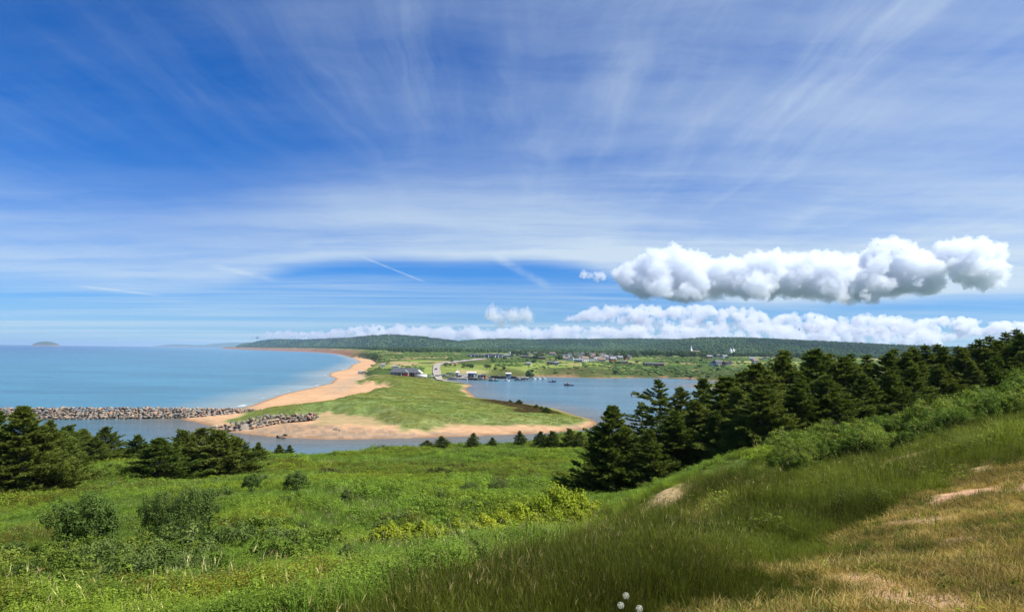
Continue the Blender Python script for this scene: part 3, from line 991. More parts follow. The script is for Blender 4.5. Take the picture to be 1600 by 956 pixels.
# -- the big stand of spruces on the right
G_F = "lone broad spruces at the foot of the slope"
plant_px("spruce_tree", SPRUCE[0], 957, 633, 57, 0.6, TC, G_F, "tree", wide=1.14)
G_R = "dense stand of spruces behind the shrub belt"
stand = [(1034, 593, 66, 2, 1.05), (1066, 604, 69, 1, 1.0), (1006, 628, 70, 2, 1.0), (1050, 640, 58, 3, 1.0), (1108, 590, 72, 1, 1.0), (1136, 588, 63, 0, 0.95),
         (1085, 625, 60, 3, 1.0), (1162, 580, 72, 3, 1.0), (1183, 566, 58, 3, 1.1), (1212, 554, 64, 1, 1.05), (1231, 546, 66, 1, 1.0), (1256, 549, 72, 4, 1.1), (1276, 544, 62, 3, 1.0),
         (1195, 600, 52, 0, 0.9), (1300, 551, 66, 1, 1.0), (1318, 556, 62, 3, 1.0), (1333, 551, 72, 4, 1.15), (1352, 553, 74, 4, 1.15), (1374, 549, 70, 1, 1.0), (1392, 544, 74, 4, 1.2),
         (1408, 548, 70, 4, 1.2), (1422, 541, 74, 4, 1.2), (1436, 544, 70, 1, 1.0), (1452, 538, 73, 4, 1.2), (1466, 537, 76, 4, 1.2), (1480, 541, 72, 4, 1.2), (1494, 540, 74, 4, 1.2), (1508, 542, 70, 1, 1.0),
         (1522, 536, 72, 4, 1.2), (1537, 529, 70, 4, 1.2), (1549, 525, 74, 4, 1.15), (1562, 531, 68, 1, 1.0), (1575, 518, 70, 4, 1.15), (1590, 514, 72, 4, 1.2), (1604, 520, 66, 1, 1.0), (1622, 512, 70, 4, 1.2), (1645, 508, 68, 1, 1.0), (1672, 512, 70, 4, 1.2),
         (1245, 590, 54, 3, 0.95), (1295, 585, 54, 3, 1.0), (1342, 582, 57, 1, 1.1), (1388, 577, 58, 3, 1.0), (1430, 572, 60, 1, 1.1), (1470, 568, 62, 3, 0.95), (1512, 562, 62, 1, 1.1), (1555, 555, 62, 3, 1.0), (1598, 548, 62, 1, 1.1), (1640, 545, 62, 3, 1.0),
         (1120, 640, 56, 3, 0.9), (1160, 625, 55, 0, 0.8), (1015, 668, 55, 3, 0.8)]
for px, top, d, k, w in stand:
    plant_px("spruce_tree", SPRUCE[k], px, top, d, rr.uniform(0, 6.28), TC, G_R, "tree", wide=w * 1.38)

# -- bushes in the meadow
G_M = "leafy bushes standing in the meadow"
for px, base_y, top, k, w in [(138, 864, 772, 0, 0.80), (250, 840, 770, 0, 0.62), (302, 845, 764, 0, 0.72), (395, 768, 741, 2, 1.0), (466, 766, 737, 2, 1.25), (544, 789, 764, 2, 0.75), (735, 775, 752, 1, 1.0), (780, 772, 748, 1, 1.0), (300, 930, 862, 0, 0.9), (240, 905, 850, 2, 1.1),
                              (430, 890, 858, 1, 1.0), (500, 905, 872, 1, 0.9), (185, 930, 880, 0, 0.9), (40, 925, 880, 1, 1.0), (110, 945, 900, 2, 1.2), (350, 945, 890, 2, 1.0), (445, 935, 895, 1, 0.9), (545, 880, 850, 2, 1.2), (20, 880, 845, 2, 1.2), (560, 915, 885, 2, 1.1), (690, 790, 768, 2, 1.0), (380, 850, 820, 2, 1.3), (470, 840, 812, 1, 0.9)]:
    dd = np.linspace(12, 150, 700)
    xs, ys, zs = at_depth(np.full(700, px), np.full(700, base_y), dd)
    d = float(dd[np.argmax(zs < land(xs, ys))])
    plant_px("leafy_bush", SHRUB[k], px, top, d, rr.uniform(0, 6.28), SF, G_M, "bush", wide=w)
G_Y = "yellow green bushes below the grassy slope"
for px, d, top, k, w in [(874, 33, 764, 0, 1.0), (906, 33, 780, 1, 1.0), (848, 32, 780, 0, 1.0), (818, 31, 794, 1, 1.1), (787, 30, 802, 0, 0.9), (755, 28.5, 811, 1, 1.0), (770, 26.5, 820, 1, 0.9), (835, 28, 806, 1, 0.9), (895, 29.5, 800, 1, 0.9), (862, 29, 800, 1, 0.9), (640, 27, 826, 1, 1.1), (604, 25, 838, 1, 1.0), (690, 27.5, 825, 1, 0.9), (722, 27, 822, 1, 0.8), (665, 25, 842, 1, 1.0)]:
    plant_px("yellow_green_bush", SHRUB_Y[k], px, top, d, rr.uniform(0, 6.28), SF, G_Y, "bush", wide=w, hmin=1.0)
G_O = "low bushes scattered through the meadow grass"
pr = random.Random(15)
M_HEATH = leaf_mat("heath_leaves", (0.040, 0.045, 0.014), (0.135, 0.130, 0.042), 0.2, 0.7, spec=0.05, rand=0.35)
LOWB = [shrub_meshes("low_bush_dark", 2.0, 0.9, 51, M_LEAF, 45, 60, 0.075, stems=6), shrub_meshes("low_bush_light", 2.2, 0.9, 52, M_LEAFL, 45, 60, 0.080, stems=6), shrub_meshes("low_bush_heath", 2.4, 0.7, 53, M_HEATH, 45, 60, 0.070, stems=8)]
for i in range(46):
    px, d = pr.uniform(110, 860), math.exp(pr.uniform(math.log(20), math.log(112)))
    k = 2 if (d > 60 and px > 480) else pr.randrange(2)
    plant("low_bush", LOWB[k], (px - 800) / F * d, d, pr.uniform(0.55, 1.05), pr.uniform(0, 6.28), SF, G_O, "bush", wide=pr.uniform(0.9, 1.5))
for i in range(22):
    px, d = pr.uniform(-20, 360), pr.uniform(15, 23)
    plant("low_bush", LOWB[1 if i % 3 else 0], (px - 800) / F * d, d, pr.uniform(0.5, 0.95), pr.uniform(0, 6.28), SF, G_O, "bush", wide=pr.uniform(0.7, 1.1))
# -- belt of shrubs along the top of the slope
G_S = "belt of light green shrubs between the slope and the spruces"
belt = []
for i in range(30):
    f = i / 29
    for row in range(3):
        px = 1222 + f * 430 + rr.uniform(-9, 9) + row * 3
        d = 31 + row * 3.6 + rr.uniform(-1, 1) - f * 1.5
        x = (px - 800) / F * d
        belt.append((x, d, rr.uniform(0.5, 1.15) + 0.28 * row * rr.uniform(0.5, 1.3) + (0.75 * row * max(0, f - 0.62) / 0.38)))
for x, y, hgt in belt:
    plant("light_green_shrub", SHRUB_L[2] if (hgt > 2.0) else SHRUB_L[rr.randrange(2)], x, y, hgt, rr.uniform(0, 6.28), SF, G_S, "shrub", wide=rr.uniform(0.9, 1.25))


# ------------------------------------------------------------------ grass and undergrowth (nobody could count these)
def scatter(name, P, rot, scl, idx, hue, sources, label, tilt=None):
    """one object that repeats the small source meshes at the points P"""
    me = bpy.data.meshes.new(name)
    me.vertices.add(len(P)); me.vertices.foreach_set('co', np.asarray(P, np.float32).ravel())
    e = np.zeros((len(P), 3)); e[:, 2] = rot
    if tilt is not None: e[:, :2] = tilt
    add_attr(me, 'rot', e, 'FLOAT_VECTOR')
    sv = np.asarray(scl, float)
    if sv.ndim == 1: sv = np.repeat(sv[:, None], 3, 1)
    add_attr(me, 'scl', sv, 'FLOAT_VECTOR')
    add_attr(me, 'idx', idx, 'INT')
    add_attr(me, 'hue', hue, 'FLOAT_COLOR')
    o = link(name, me)
    col = bpy.data.collections.new(name + "_sources")
    for i, m in enumerate(sources):
        col.objects.link(bpy.data.objects.new("%s_source_%02d" % (name, i), m))
    ng = bpy.data.node_groups.new(name, 'GeometryNodeTree')
    ng.interface.new_socket('Geometry', in_out='INPUT', socket_type='NodeSocketGeometry')
    ng.interface.new_socket('Geometry', in_out='OUTPUT', socket_type='NodeSocketGeometry')
    N = ng.nodes; L = ng.links
    gi = N.new('NodeGroupInput'); go = N.new('NodeGroupOutput')
    iop = N.new('GeometryNodeInstanceOnPoints'); ci = N.new('GeometryNodeCollectionInfo')
    ci.inputs['Collection'].default_value = col
    ci.inputs['Separate Children'].default_value = True
    ci.inputs['Reset Children'].default_value = True

    def at(nm, typ):
        a = N.new('GeometryNodeInputNamedAttribute'); a.data_type = typ; a.inputs[0].default_value = nm
        return a.outputs[0]
    e2r = N.new('FunctionNodeEulerToRotation')
    L.new(at('rot', 'FLOAT_VECTOR'), e2r.inputs[0])
    L.new(gi.outputs[0], iop.inputs['Points'])
    L.new(ci.outputs[0], iop.inputs['Instance'])
    iop.inputs['Pick Instance'].default_value = True
    L.new(at('idx', 'INT'), iop.inputs['Instance Index'])
    L.new(e2r.outputs[0], iop.inputs['Rotation'])
    L.new(at('scl', 'FLOAT_VECTOR'), iop.inputs['Scale'])
    L.new(iop.outputs[0], go.inputs[0])
    md = o.modifiers.new("scatter", 'NODES'); md.node_group = ng
    tag(o, label, kind='stuff')
    return o


def tuft(name, n, rad, hgt, wid, seed, mat, droop=0.35, seedheads=0, spread=0.35):
    """grass blades in two bent segments"""
    rng = np.random.default_rng(seed)
    a = rng.uniform(0, 6.283, n); r = rad * np.sqrt(rng.random(n))
    b = np.c_[np.cos(a) * r, np.sin(a) * r, np.full(n, -0.03)]
    h = hgt * rng.uniform(0.55, 1.1, n)
    a2 = a + rng.normal(size=n) * 1.0
    ln = np.c_[np.cos(a2), np.sin(a2), np.zeros(n)] * (spread * rng.random(n))[:, None]
    mid = b + (ln * 0.35 + [0, 0, 1.0]) * (h * 0.55)[:, None]
    tip = mid + (ln * (1 + droop * 2) + [0, 0, 1.0 - droop * 0.6]) * (h * 0.45)[:, None]
    sd = np.cross(tip - b, rng.normal(size=(n, 3))); sd /= np.linalg.norm(sd, axis=1, keepdims=True)
    w = (wid * rng.uniform(0.6, 1.3, n))[:, None] * 0.5
    v = np.stack([b - sd * w, b + sd * w, mid - sd * w * 0.8, mid + sd * w * 0.8, tip], 1).reshape(-1, 3)
    k = np.arange(n)[:, None] * 5
    f = np.concatenate([k + [0, 1, 3], k + [0, 3, 2], k + [2, 3, 4]])
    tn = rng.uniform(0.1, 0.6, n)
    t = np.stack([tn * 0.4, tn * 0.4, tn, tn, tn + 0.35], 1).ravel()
    parts = [(v, f, t)]
    if seedheads:
        m = seedheads
        q = rng.integers(0, n, m)
        s0 = tip[q]
        d = (tip - mid)[q]; d /= np.linalg.norm(d, axis=1, keepdims=True)
        for j in range(3):
            parts.append(blades(s0 + d * 0.02 * j, s0 + d * (0.05 + 0.02 * j) * (hgt / 0.5) + rng.normal(size=(m, 3)) * 0.012, np.full(m, wid * 0.9), rng, np.full(m, 0.9), np.full(m, 1.0)))
    return foliage_mesh(name, parts, mat)


def leafy(name, n, rad, hgt, leaf, seed, mat, stalks=6):
    rng = np.random.default_rng(seed)
    k = 7
    cc = np.c_[rng.normal(size=(k, 2)) * rad * 0.55, rng.uniform(0.3, 0.8, k) * hgt]
    ci = rng.integers(0, k, n)
    dl = rng.normal(size=(n, 3)); dl /= np.linalg.norm(dl, axis=1, keepdims=True)
    P = cc[ci] + dl * [rad * 0.42, rad * 0.42, hgt * 0.36] * (rng.uniform(0.3, 1.0, n) ** 0.5)[:, None]
    P[:, 2] = np.clip(P[:, 2], 0.01, None)
    nrm = dl * 0.7 + rng.normal(size=(n, 3)) * 0.4 + [0, 0, 0.8]
    ln = leaf * rng.uniform(0.6, 1.3, n)
    tint = 0.15 + 0.4 * P[:, 2] / hgt + 0.35 * rng.random(n)
    parts = [leaves(P, nrm, ln, ln * 0.62, rng, tint)]
    b = np.c_[rng.normal(size=(stalks, 2)) * rad * 0.3, np.full(stalks, -0.05)]
    parts.append(blades(b, b + np.c_[rng.normal(size=(stalks, 2)) * 0.15, np.full(stalks, hgt * 0.8)], np.full(stalks, 0.02), rng, np.zeros(stalks), np.zeros(stalks)))
    return foliage_mesh(name, parts, mat, 0.3)


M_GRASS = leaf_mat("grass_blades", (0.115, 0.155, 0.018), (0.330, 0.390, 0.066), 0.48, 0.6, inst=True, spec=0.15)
M_STRAW = leaf_mat("dry_grass_blades", (0.27, 0.205, 0.075), (0.56, 0.470, 0.205), 0.25, 0.7, inst=True, spec=0.1)
M_HERB = leaf_mat("undergrowth_leaves", (0.080, 0.115, 0.014), (0.235, 0.290, 0.036), 0.40, 0.65, inst=True, spec=0.12)


def clear_of(X, Y, names, r):
    """true where no bush or tree of these names stands"""
    ok = np.ones(len(X), bool)
    for e, g, *_ in PLANTS:
        if e.name.split('.')[0] in names:
            q = r * e.scale[0]
            ok &= (X - e.location.x) ** 2 + (Y - e.location.y) ** 2 > q * q
    return ok


def polar_points(rng, n, r0, r1, a0, a1, power):
    """random plan positions, thinner with distance"""
    u = rng.random(n)
    if abs(power) < 1e-6: r = r0 * (r1 / r0) ** u
    else: r = (r0 ** power + u * (r1 ** power - r0 ** power)) ** (1 / power)
    a = np.radians(rng.uniform(a0, a1, n))
    return r * np.sin(a), r * np.cos(a)


rng = np.random.default_rng(77)
# ---- the meadow
n = 100000
X, Y = polar_points(rng, n, 9, 152, -43, 30, 0.95)
Z, mk = land(X, Y, True)
u, v = to_pix(X, Y, Z)
# the edge where the mown-looking dark slope starts
edge_u = np.array([440, 590, 655, 700, 760, 830, 925, 1030, 1100, 1160, 1240, 1400, 1600, 1900])
edge_v = np.array([1060, 995, 955, 925, 900, 868, 826, 770, 737, 715, 742, 702, 642, 600])
slope = (v > np.interp(u, edge_u, edge_v)) & (np.hypot(X, Y) < 42)
ok = mk['near'] & (mk['sb'] > -4) & ~slope & (u > -80) & (u < 1250) & clear_of(X, Y, ('leafy_bush', 'yellow_green_bush'), 1.25)
X, Y, Z, u, v, R = [q[ok] for q in (X, Y, Z, u, v, mk['R'])]
n = len(X)
p1 = fbm(X / 11 + 2, Y / 11, 4); p2 = fbm(X / 4.5 + 30, Y / 4.5, 4); p3 = fbm(X / 20 + 50, Y / 20 + 9, 3)
rnd = rng.random(n)
heath = sstep(0.52, 0.62, p3 + 0.10 * sstep(62, 100, R) * (u > 520))
low = sstep(0.47, 0.56, p2)                                # leafy undergrowth instead of grass
low = np.maximum(low, ((v > 870) & (u < 520)) * 0.55)
idx = np.where(rnd < low * 0.85, 3 + rng.integers(0, 3, n), rng.integers(0, 3, n))
idx = np.where((rng.random(n) < heath * 0.65), 3 + rng.integers(0, 3, n), idx)
straw = rng.random(n) < (0.05 + 0.30 * sstep(0.47, 0.60, p1) * (R > 30))
idx = np.where(straw & (idx < 3), 6 + rng.integers(0, 2, n), idx)
hue = np.ones((n, 3))
br = 0.72 + 0.95 * rng.random(n) ** 1.3
hue *= br[:, None]
yel = sstep(0.45, 0.62, fbm(X / 7 + 70, Y / 7, 3))
hue *= np.array([0.80, 0.98, 1.0])
hue *= 1 + yel[:, None] * np.array([0.22, 0.08, -0.1])
isl = (idx >= 3) & (idx < 6)
hue[isl] *= np.array([0.92, 0.92, 0.9])
hb = isl & (rng.random(n) < heath * 0.55)
hue[hb] *= np.array([0.80, 0.60, 0.8])
rust = isl & (0.6 * sstep(0.62, 0.72, fbm(X / 3.1 + 11, Y / 3.1, 3)) > rng.random(n)) & (v > 800)
hue[rust] *= np.array([0.95, 0.60, 0.7])
sc_ = rng.uniform(0.65, 1.2, n) * np.interp(R, [9, 30, 150], [0.8, 1.0, 1.5]) * np.interp(p1, [0.3, 0.7], [0.55, 1.5]) * np.interp(p2, [0.3, 0.7], [0.8, 1.25])
nearby = R < rng.uniform(28, 46, n)
idx = np.where(nearby & (idx >= 3) & (idx < 6), idx + 5, idx)
idx = np.where(nearby & (idx < 3), 11 + rng.integers(0, 2, n), idx)
idx = np.where(nearby & (rng.random(n) < 0.022), 13, idx)
SRC_M = [tuft("meadow_tuft_a", 34, 0.26, 0.46, 0.020, 1, M_GRASS, 0.45), tuft("meadow_tuft_b", 30, 0.30, 0.38, 0.022, 2, M_GRASS, 0.6),
         tuft("meadow_tuft_c", 30, 0.24, 0.58, 0.018, 3, M_GRASS, 0.35, 8),
         leafy("undergrowth_a", 150, 0.42, 0.42, 0.075, 4, M_HERB), leafy("undergrowth_b", 130, 0.50, 0.32, 0.080, 5, M_HERB), leafy("undergrowth_c", 140, 0.36, 0.52, 0.075, 6, M_HERB),
         tuft("straw_tuft_a", 22, 0.22, 0.5, 0.014, 7, M_STRAW, 0.5, 10), tuft("straw_tuft_b", 18, 0.26, 0.4, 0.016, 8, M_STRAW, 0.7),
         leafy("undergrowth_fine_a", 420, 0.40, 0.42, 0.040, 44, M_HERB, 10), leafy("undergrowth_fine_b", 380, 0.46, 0.34, 0.036, 45, M_HERB, 10), leafy("undergrowth_fine_c", 420, 0.36, 0.60, 0.042, 46, M_HERB, 12),
         tuft("fine_tuft_a", 60, 0.26, 0.50, 0.011, 47, M_GRASS, 0.45, 4), tuft("fine_tuft_b", 60, 0.28, 0.42, 0.011, 48, M_GRASS, 0.6), tuft("dead_stalks", 14, 0.24, 0.75, 0.010, 49, M_STRAW, 0.3, 8)]
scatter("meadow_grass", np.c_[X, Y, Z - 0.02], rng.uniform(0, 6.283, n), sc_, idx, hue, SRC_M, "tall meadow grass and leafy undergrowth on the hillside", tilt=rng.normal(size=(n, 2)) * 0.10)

# ---- long dark grass of the slope in front
n = 66000
X, Y = polar_points(rng, n, 2.6, 44, -38, 43, 0.5)
Z, mk = land(X, Y, True)
u, v = to_pix(X, Y, Z)
slope = (v > np.interp(u, edge_u, edge_v) - 8) & (np.hypot(X, Y) < 44)
dr = dry_mask(X, Y)
ok = mk['near'] & slope & (dr < rng.random(n) * 0.8) & (u > -50) & (u < 1660) & (Y > 1)
X, Y, Z, u, v, R = [q[ok] for q in (X, Y, Z, u, v, mk['R'])]
n = len(X)
p1 = fbm(X / 2.6 + 12, Y / 2.6, 4); p2 = fbm(X / 1.2 + 5, Y / 1.2, 3)
idx = rng.integers(0, 3, n)
sm_ = straw_mask(X, Y)
st = rng.random(n) < 0.03 + 0.22 * sstep(0.60, 0.72, p1) + 0.85 * sm_
idx = np.where(st, 3 + rng.integers(0, 2, n), idx)
lf = rng.random(n) < 0.30 * sstep(0.60, 0.72, p2)
idx = np.where(lf & (R > 6), 5, idx)
idx = np.where(rng.random(n) < 0.045, 6, idx)
idx = np.where(rng.random(n) < 0.30 * sstep(0.45, 0.6, fbm(X / 1.5 + 60, Y / 1.5, 3)), 7, idx)
hue = np.ones((n, 3)) * (rng.uniform(0.24, 0.66, n) * np.interp(fbm(X / 4.5 + 3, Y / 4.5, 3), [0.35, 0.65], [0.75, 1.2]) * np.interp(fbm(X / 1.8 + 40, Y / 2.6, 4), [0.35, 0.65], [0.7, 1.45]))[:, None]
hue[st] *= 1.5
hue[sm_ > 0.5] *= 1.35
hue[idx == 6] *= 1.6
hue *= 1 + sstep(0.4, 0.65, fbm(X / 5 + 8, Y / 5, 3))[:, None] * np.array([0.15, 0.10, 0.0])
sc_ = rng.uniform(0.6, 1.15, n) * np.interp(p2, [0.3, 0.7], [0.5, 1.35]) * np.interp(v - np.interp(u, edge_u, edge_v), [0, 45], [0.5, 1.0]) * np.interp(R, [3, 9, 40], [0.62, 1.0, 1.35]) * (1 - 0.70 * sm_) * np.interp(sdf(X, Y, DRY), [-1.8, -0.1], [1.0, 0.5])
SRC_S = [tuft("slope_tuft_a", 56, 0.17, 0.42, 0.0055, 11, M_GRASS, 0.4, 5), tuft("slope_tuft_b", 50, 0.19, 0.30, 0.006, 12, M_GRASS, 0.6), tuft("slope_tuft_c", 44, 0.16, 0.60, 0.005, 13, M_GRASS, 0.35, 8),
         tuft("slope_straw_a", 40, 0.20, 0.30, 0.006, 14, M_STRAW, 0.7, 6), tuft("slope_straw_b", 30, 0.18, 0.46, 0.0055, 15, M_STRAW, 0.5, 12),
         leafy("slope_herb", 60, 0.20, 0.30, 0.05, 16, M_HERB), tuft("slope_stalks", 6, 0.20, 0.66, 0.0028, 17, M_STRAW, 0.35, 7), tuft("slope_bent", 26, 0.24, 0.40, 0.006, 18, M_GRASS, 0.95, 3, 1.0)]
wind_t = np.c_[rng.normal(size=n) * 0.10 + 0.05, rng.normal(size=n) * 0.10 + 0.12]
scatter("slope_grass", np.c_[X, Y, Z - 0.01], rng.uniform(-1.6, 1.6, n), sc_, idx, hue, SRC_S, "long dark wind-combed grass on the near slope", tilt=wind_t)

# ---- short dry turf beside the viewer
n = 52000
X, Y = polar_points(rng, n, 2.4, 22, -5, 46, 0.7)
dr = dry_mask(X, Y); so = soil_mask(X, Y)
bare = sstep(0.60, 0.70, fbm(X / 1.1 + 4, Y / 0.8, 4))
ok = (dr > 0.25) & (rng.random(n) > np.maximum(so * 0.97, bare * 0.80))
X, Y = X[ok], Y[ok]
Z = land(X, Y)
n = len(X)
p1 = fbm(X / 0.9 + 21, Y / 0.9, 4); p2 = fbm(X / 3 + 2, Y / 3, 3)
green = rng.random(n) < 0.16 + 0.65 * sstep(0.52, 0.64, p1) * sstep(0.38, 0.55, p2)
idx = np.where(green, 2 + rng.integers(0, 2, n), rng.integers(0, 2, n))
hue = np.ones((n, 3)) * rng.uniform(0.6, 1.05, n)[:, None]
hue[green] *= 0.6
hue[~green] *= np.array([1.22, 1.12, 0.92])
hue *= np.interp(fbm(X / 0.5, Y / 0.35, 3), [0.35, 0.65], [0.68, 1.22])[:, None]
sc_ = rng.uniform(0.6, 1.3, n) * np.interp(np.hypot(X, Y), [2.5, 6, 20], [0.75, 1.0, 1.5])
SRC_D = [tuft("turf_straw_a", 34, 0.10, 0.075, 0.0045, 31, M_STRAW, 0.8, 0, 0.9), tuft("turf_straw_b", 30, 0.11, 0.10, 0.004, 32, M_STRAW, 0.8, 0, 0.8),
         tuft("turf_green_a", 34, 0.10, 0.085, 0.0045, 33, M_GRASS, 0.6, 0, 0.7), tuft("turf_green_b", 30, 0.10, 0.12, 0.004, 34, M_GRASS, 0.6, 0, 0.6)]
SRC_D.append(leafy("turf_weed", 34, 0.06, 0.06, 0.022, 35, M_HERB, 2))
idx = np.where(rng.random(n) < 0.016, 4, idx)
scatter("dry_turf", np.c_[X, Y, Z - 0.004], rng.uniform(0, 6.283, n), sc_, idx, hue, SRC_D, "short sun-dried turf with bare patches", tilt=rng.normal(size=(n, 2)) * 0.12)

# ---- marram on the dunes of the spit
n = 90000
X, Y = polar_points(rng, n, 180, 560, -24, 12, 0.3)
Z, mk = land(X, Y, True)
hm = np.zeros(n); k = Y > 150
hm[k] = sdf(X[k], Y[k], HEATH)
bo = sdf(X, Y, BLOWOUT)
ok = ~mk['near'] & (mk['sc'] > 4) & (mk['sand'] > 0.6) & (bo < 0)
X, Y, Z, hm = X[ok], Y[ok], Z[ok], hm[ok]
n = len(X)
p1 = fbm(X / 12, Y / 12 + 3, 4)
idx = rng.integers(0, 2, n)
hue = np.ones((n, 3)) * rng.uniform(0.75, 1.1, n)[:, None] * np.array([1.30, 1.22, 2.0])
hue *= 1 + sstep(0.42, 0.62, p1)[:, None] * np.array([0.45, 0.22, 0.25])
hue *= 1 + (sstep(0.5, 0.7, fbm(X / 3.5, Y / 6, 3)) * 0.3)[:, None]
hue[hm > 0] = np.array([0.75, 0.42, 0.55]) * rng.uniform(0.6, 1.1, (hm > 0).sum())[:, None]
SRC_N = [tuft("marram_tuft_a", 16, 0.6, 0.42, 0.05, 41, M_GRASS, 0.6), tuft("marram_tuft_b", 16, 0.7, 0.34, 0.05, 42, M_GRASS, 0.7)]
scatter("dune_grass", np.c_[X, Y, Z - 0.03], rng.uniform(0, 6.283, n), rng.uniform(0.6, 1.2, n) * np.interp(Y, [180, 500], [0.9, 1.6]), idx, hue, SRC_N, "pale green dune grass covering the sand spit")


# ------------------------------------------------------------------ boulder works
def ramp(t, fac, stops):
    nd = t.new('ShaderNodeValToRGB')
    el = nd.color_ramp.elements
    while len(el) < len(stops): el.new(0.5)
    for e, (p, c) in zip(el, stops):
        e.position = p; e.color = (*c, 1)
    t.put(nd.inputs[0], fac)
    return nd.outputs[0]


mat, t, bs = new_mat("boulder"); M_STONE = mat
oi = t.new('ShaderNodeObjectInfo').outputs['Random']
oc = t.new('ShaderNodeTexCoord').outputs['Object']
col = ramp(t, oi, [(0.0, (0.09, 0.085, 0.08)), (0.22, (0.20, 0.19, 0.175)), (0.42, (0.27, 0.215, 0.155)), (0.6, (0.37, 0.27, 0.175)), (0.74, (0.31, 0.185, 0.13)), (0.88, (0.19, 0.17, 0.15)), (1.0, (0.41, 0.32, 0.22))])
nz = t.noise(oc, 2.2, 6, 0.65)
gz = t.sep(t.new('ShaderNodeNewGeometry').outputs['Position'])[2]
wet = t.ss(t.m('ADD', gz, t.m('MULTIPLY', nz, 0.6)), 0.7, 1.1, 0.85, 0.0)      # weed below the tide line
t.put(bs.inputs['Base Color'], t.mix(wet, t.mix(1.0, col, t.mix(t.ss(nz, 0.3, 0.7), (0.62, 0.62, 0.6), (1.12, 1.1, 1.05)), 'MULTIPLY'), (0.035, 0.033, 0.022)))
bs.inputs['Roughness'].default_value = 0.9
t.put(bs.inputs['Normal'], t.bump(nz, 0.5, 0.25))
mat, t, bs = new_mat("boulder_mass"); M_STONES = mat
col = ramp(t, t.attr('shade'), [(0.0, (0.09, 0.085, 0.08)), (0.22, (0.20, 0.19, 0.175)), (0.42, (0.27, 0.215, 0.155)), (0.6, (0.37, 0.27, 0.175)), (0.74, (0.31, 0.185, 0.13)), (0.88, (0.19, 0.17, 0.15)), (1.0, (0.41, 0.32, 0.22))])
gz = t.sep(t.new('ShaderNodeNewGeometry').outputs['Position'])[2]
t.put(bs.inputs['Base Color'], t.mix(t.ss(gz, 0.4, 0.8, 0.85, 0.0), col, (0.035, 0.033, 0.022))); bs.inputs['Roughness'].default_value = 0.9
mat, t, bs = new_mat("rubble"); M_RUBBLE = mat
oc = t.new('ShaderNodeTexCoord').outputs['Object']
vo = t.new('ShaderNodeTexVoronoi'); vo.inputs['Scale'].default_value = 1.1; t.l.new(oc, vo.inputs['Vector'])
t.put(bs.inputs['Base Color'], t.mix(t.noise(oc, 0.8, 5), (0.12, 0.11, 0.10), (0.30, 0.24, 0.18)))
bs.inputs['Roughness'].default_value = 0.95


def rock_mesh(name, seed):
    import bmesh
    rng = np.random.default_rng(seed)
    p = rng.normal(size=(15, 3)); p /= np.linalg.norm(p, axis=1, keepdims=True)
    p *= rng.uniform(0.82, 1.1, 15)[:, None] * np.array([1.0, rng.uniform(0.7, 0.95), rng.uniform(0.5, 0.72)]) * 0.5
    bm = bmesh.new()
    for q in p: bm.verts.new(q)
    r = bmesh.ops.convex_hull(bm, input=bm.verts)
    bmesh.ops.delete(bm, geom=[v for v in r['geom_interior'] if isinstance(v, bmesh.types.BMVert)], context='VERTS')
    me = bpy.data.meshes.new(name); bm.to_mesh(me); bm.free()
    me.materials.append(M_STONE)
    return me


ROCKS = [rock_mesh("boulder_%d" % i, 100 + i) for i in range(9)]


def put_stone(parent, x, y, z, s, rng):
    o = bpy.data.objects.new("stone", ROCKS[rng.integers(0, len(ROCKS))])
    COL.objects.link(o)
    o.parent = parent
    o.location = (x - parent.location.x, y - parent.location.y, z - parent.location.z)
    o.rotation_euler = (rng.normal() * 0.35, rng.normal() * 0.35, rng.uniform(0, 6.28))
    o.scale = (s * rng.uniform(0.85, 1.25), s * rng.uniform(0.85, 1.2), s * rng.uniform(0.8, 1.15))
    return o


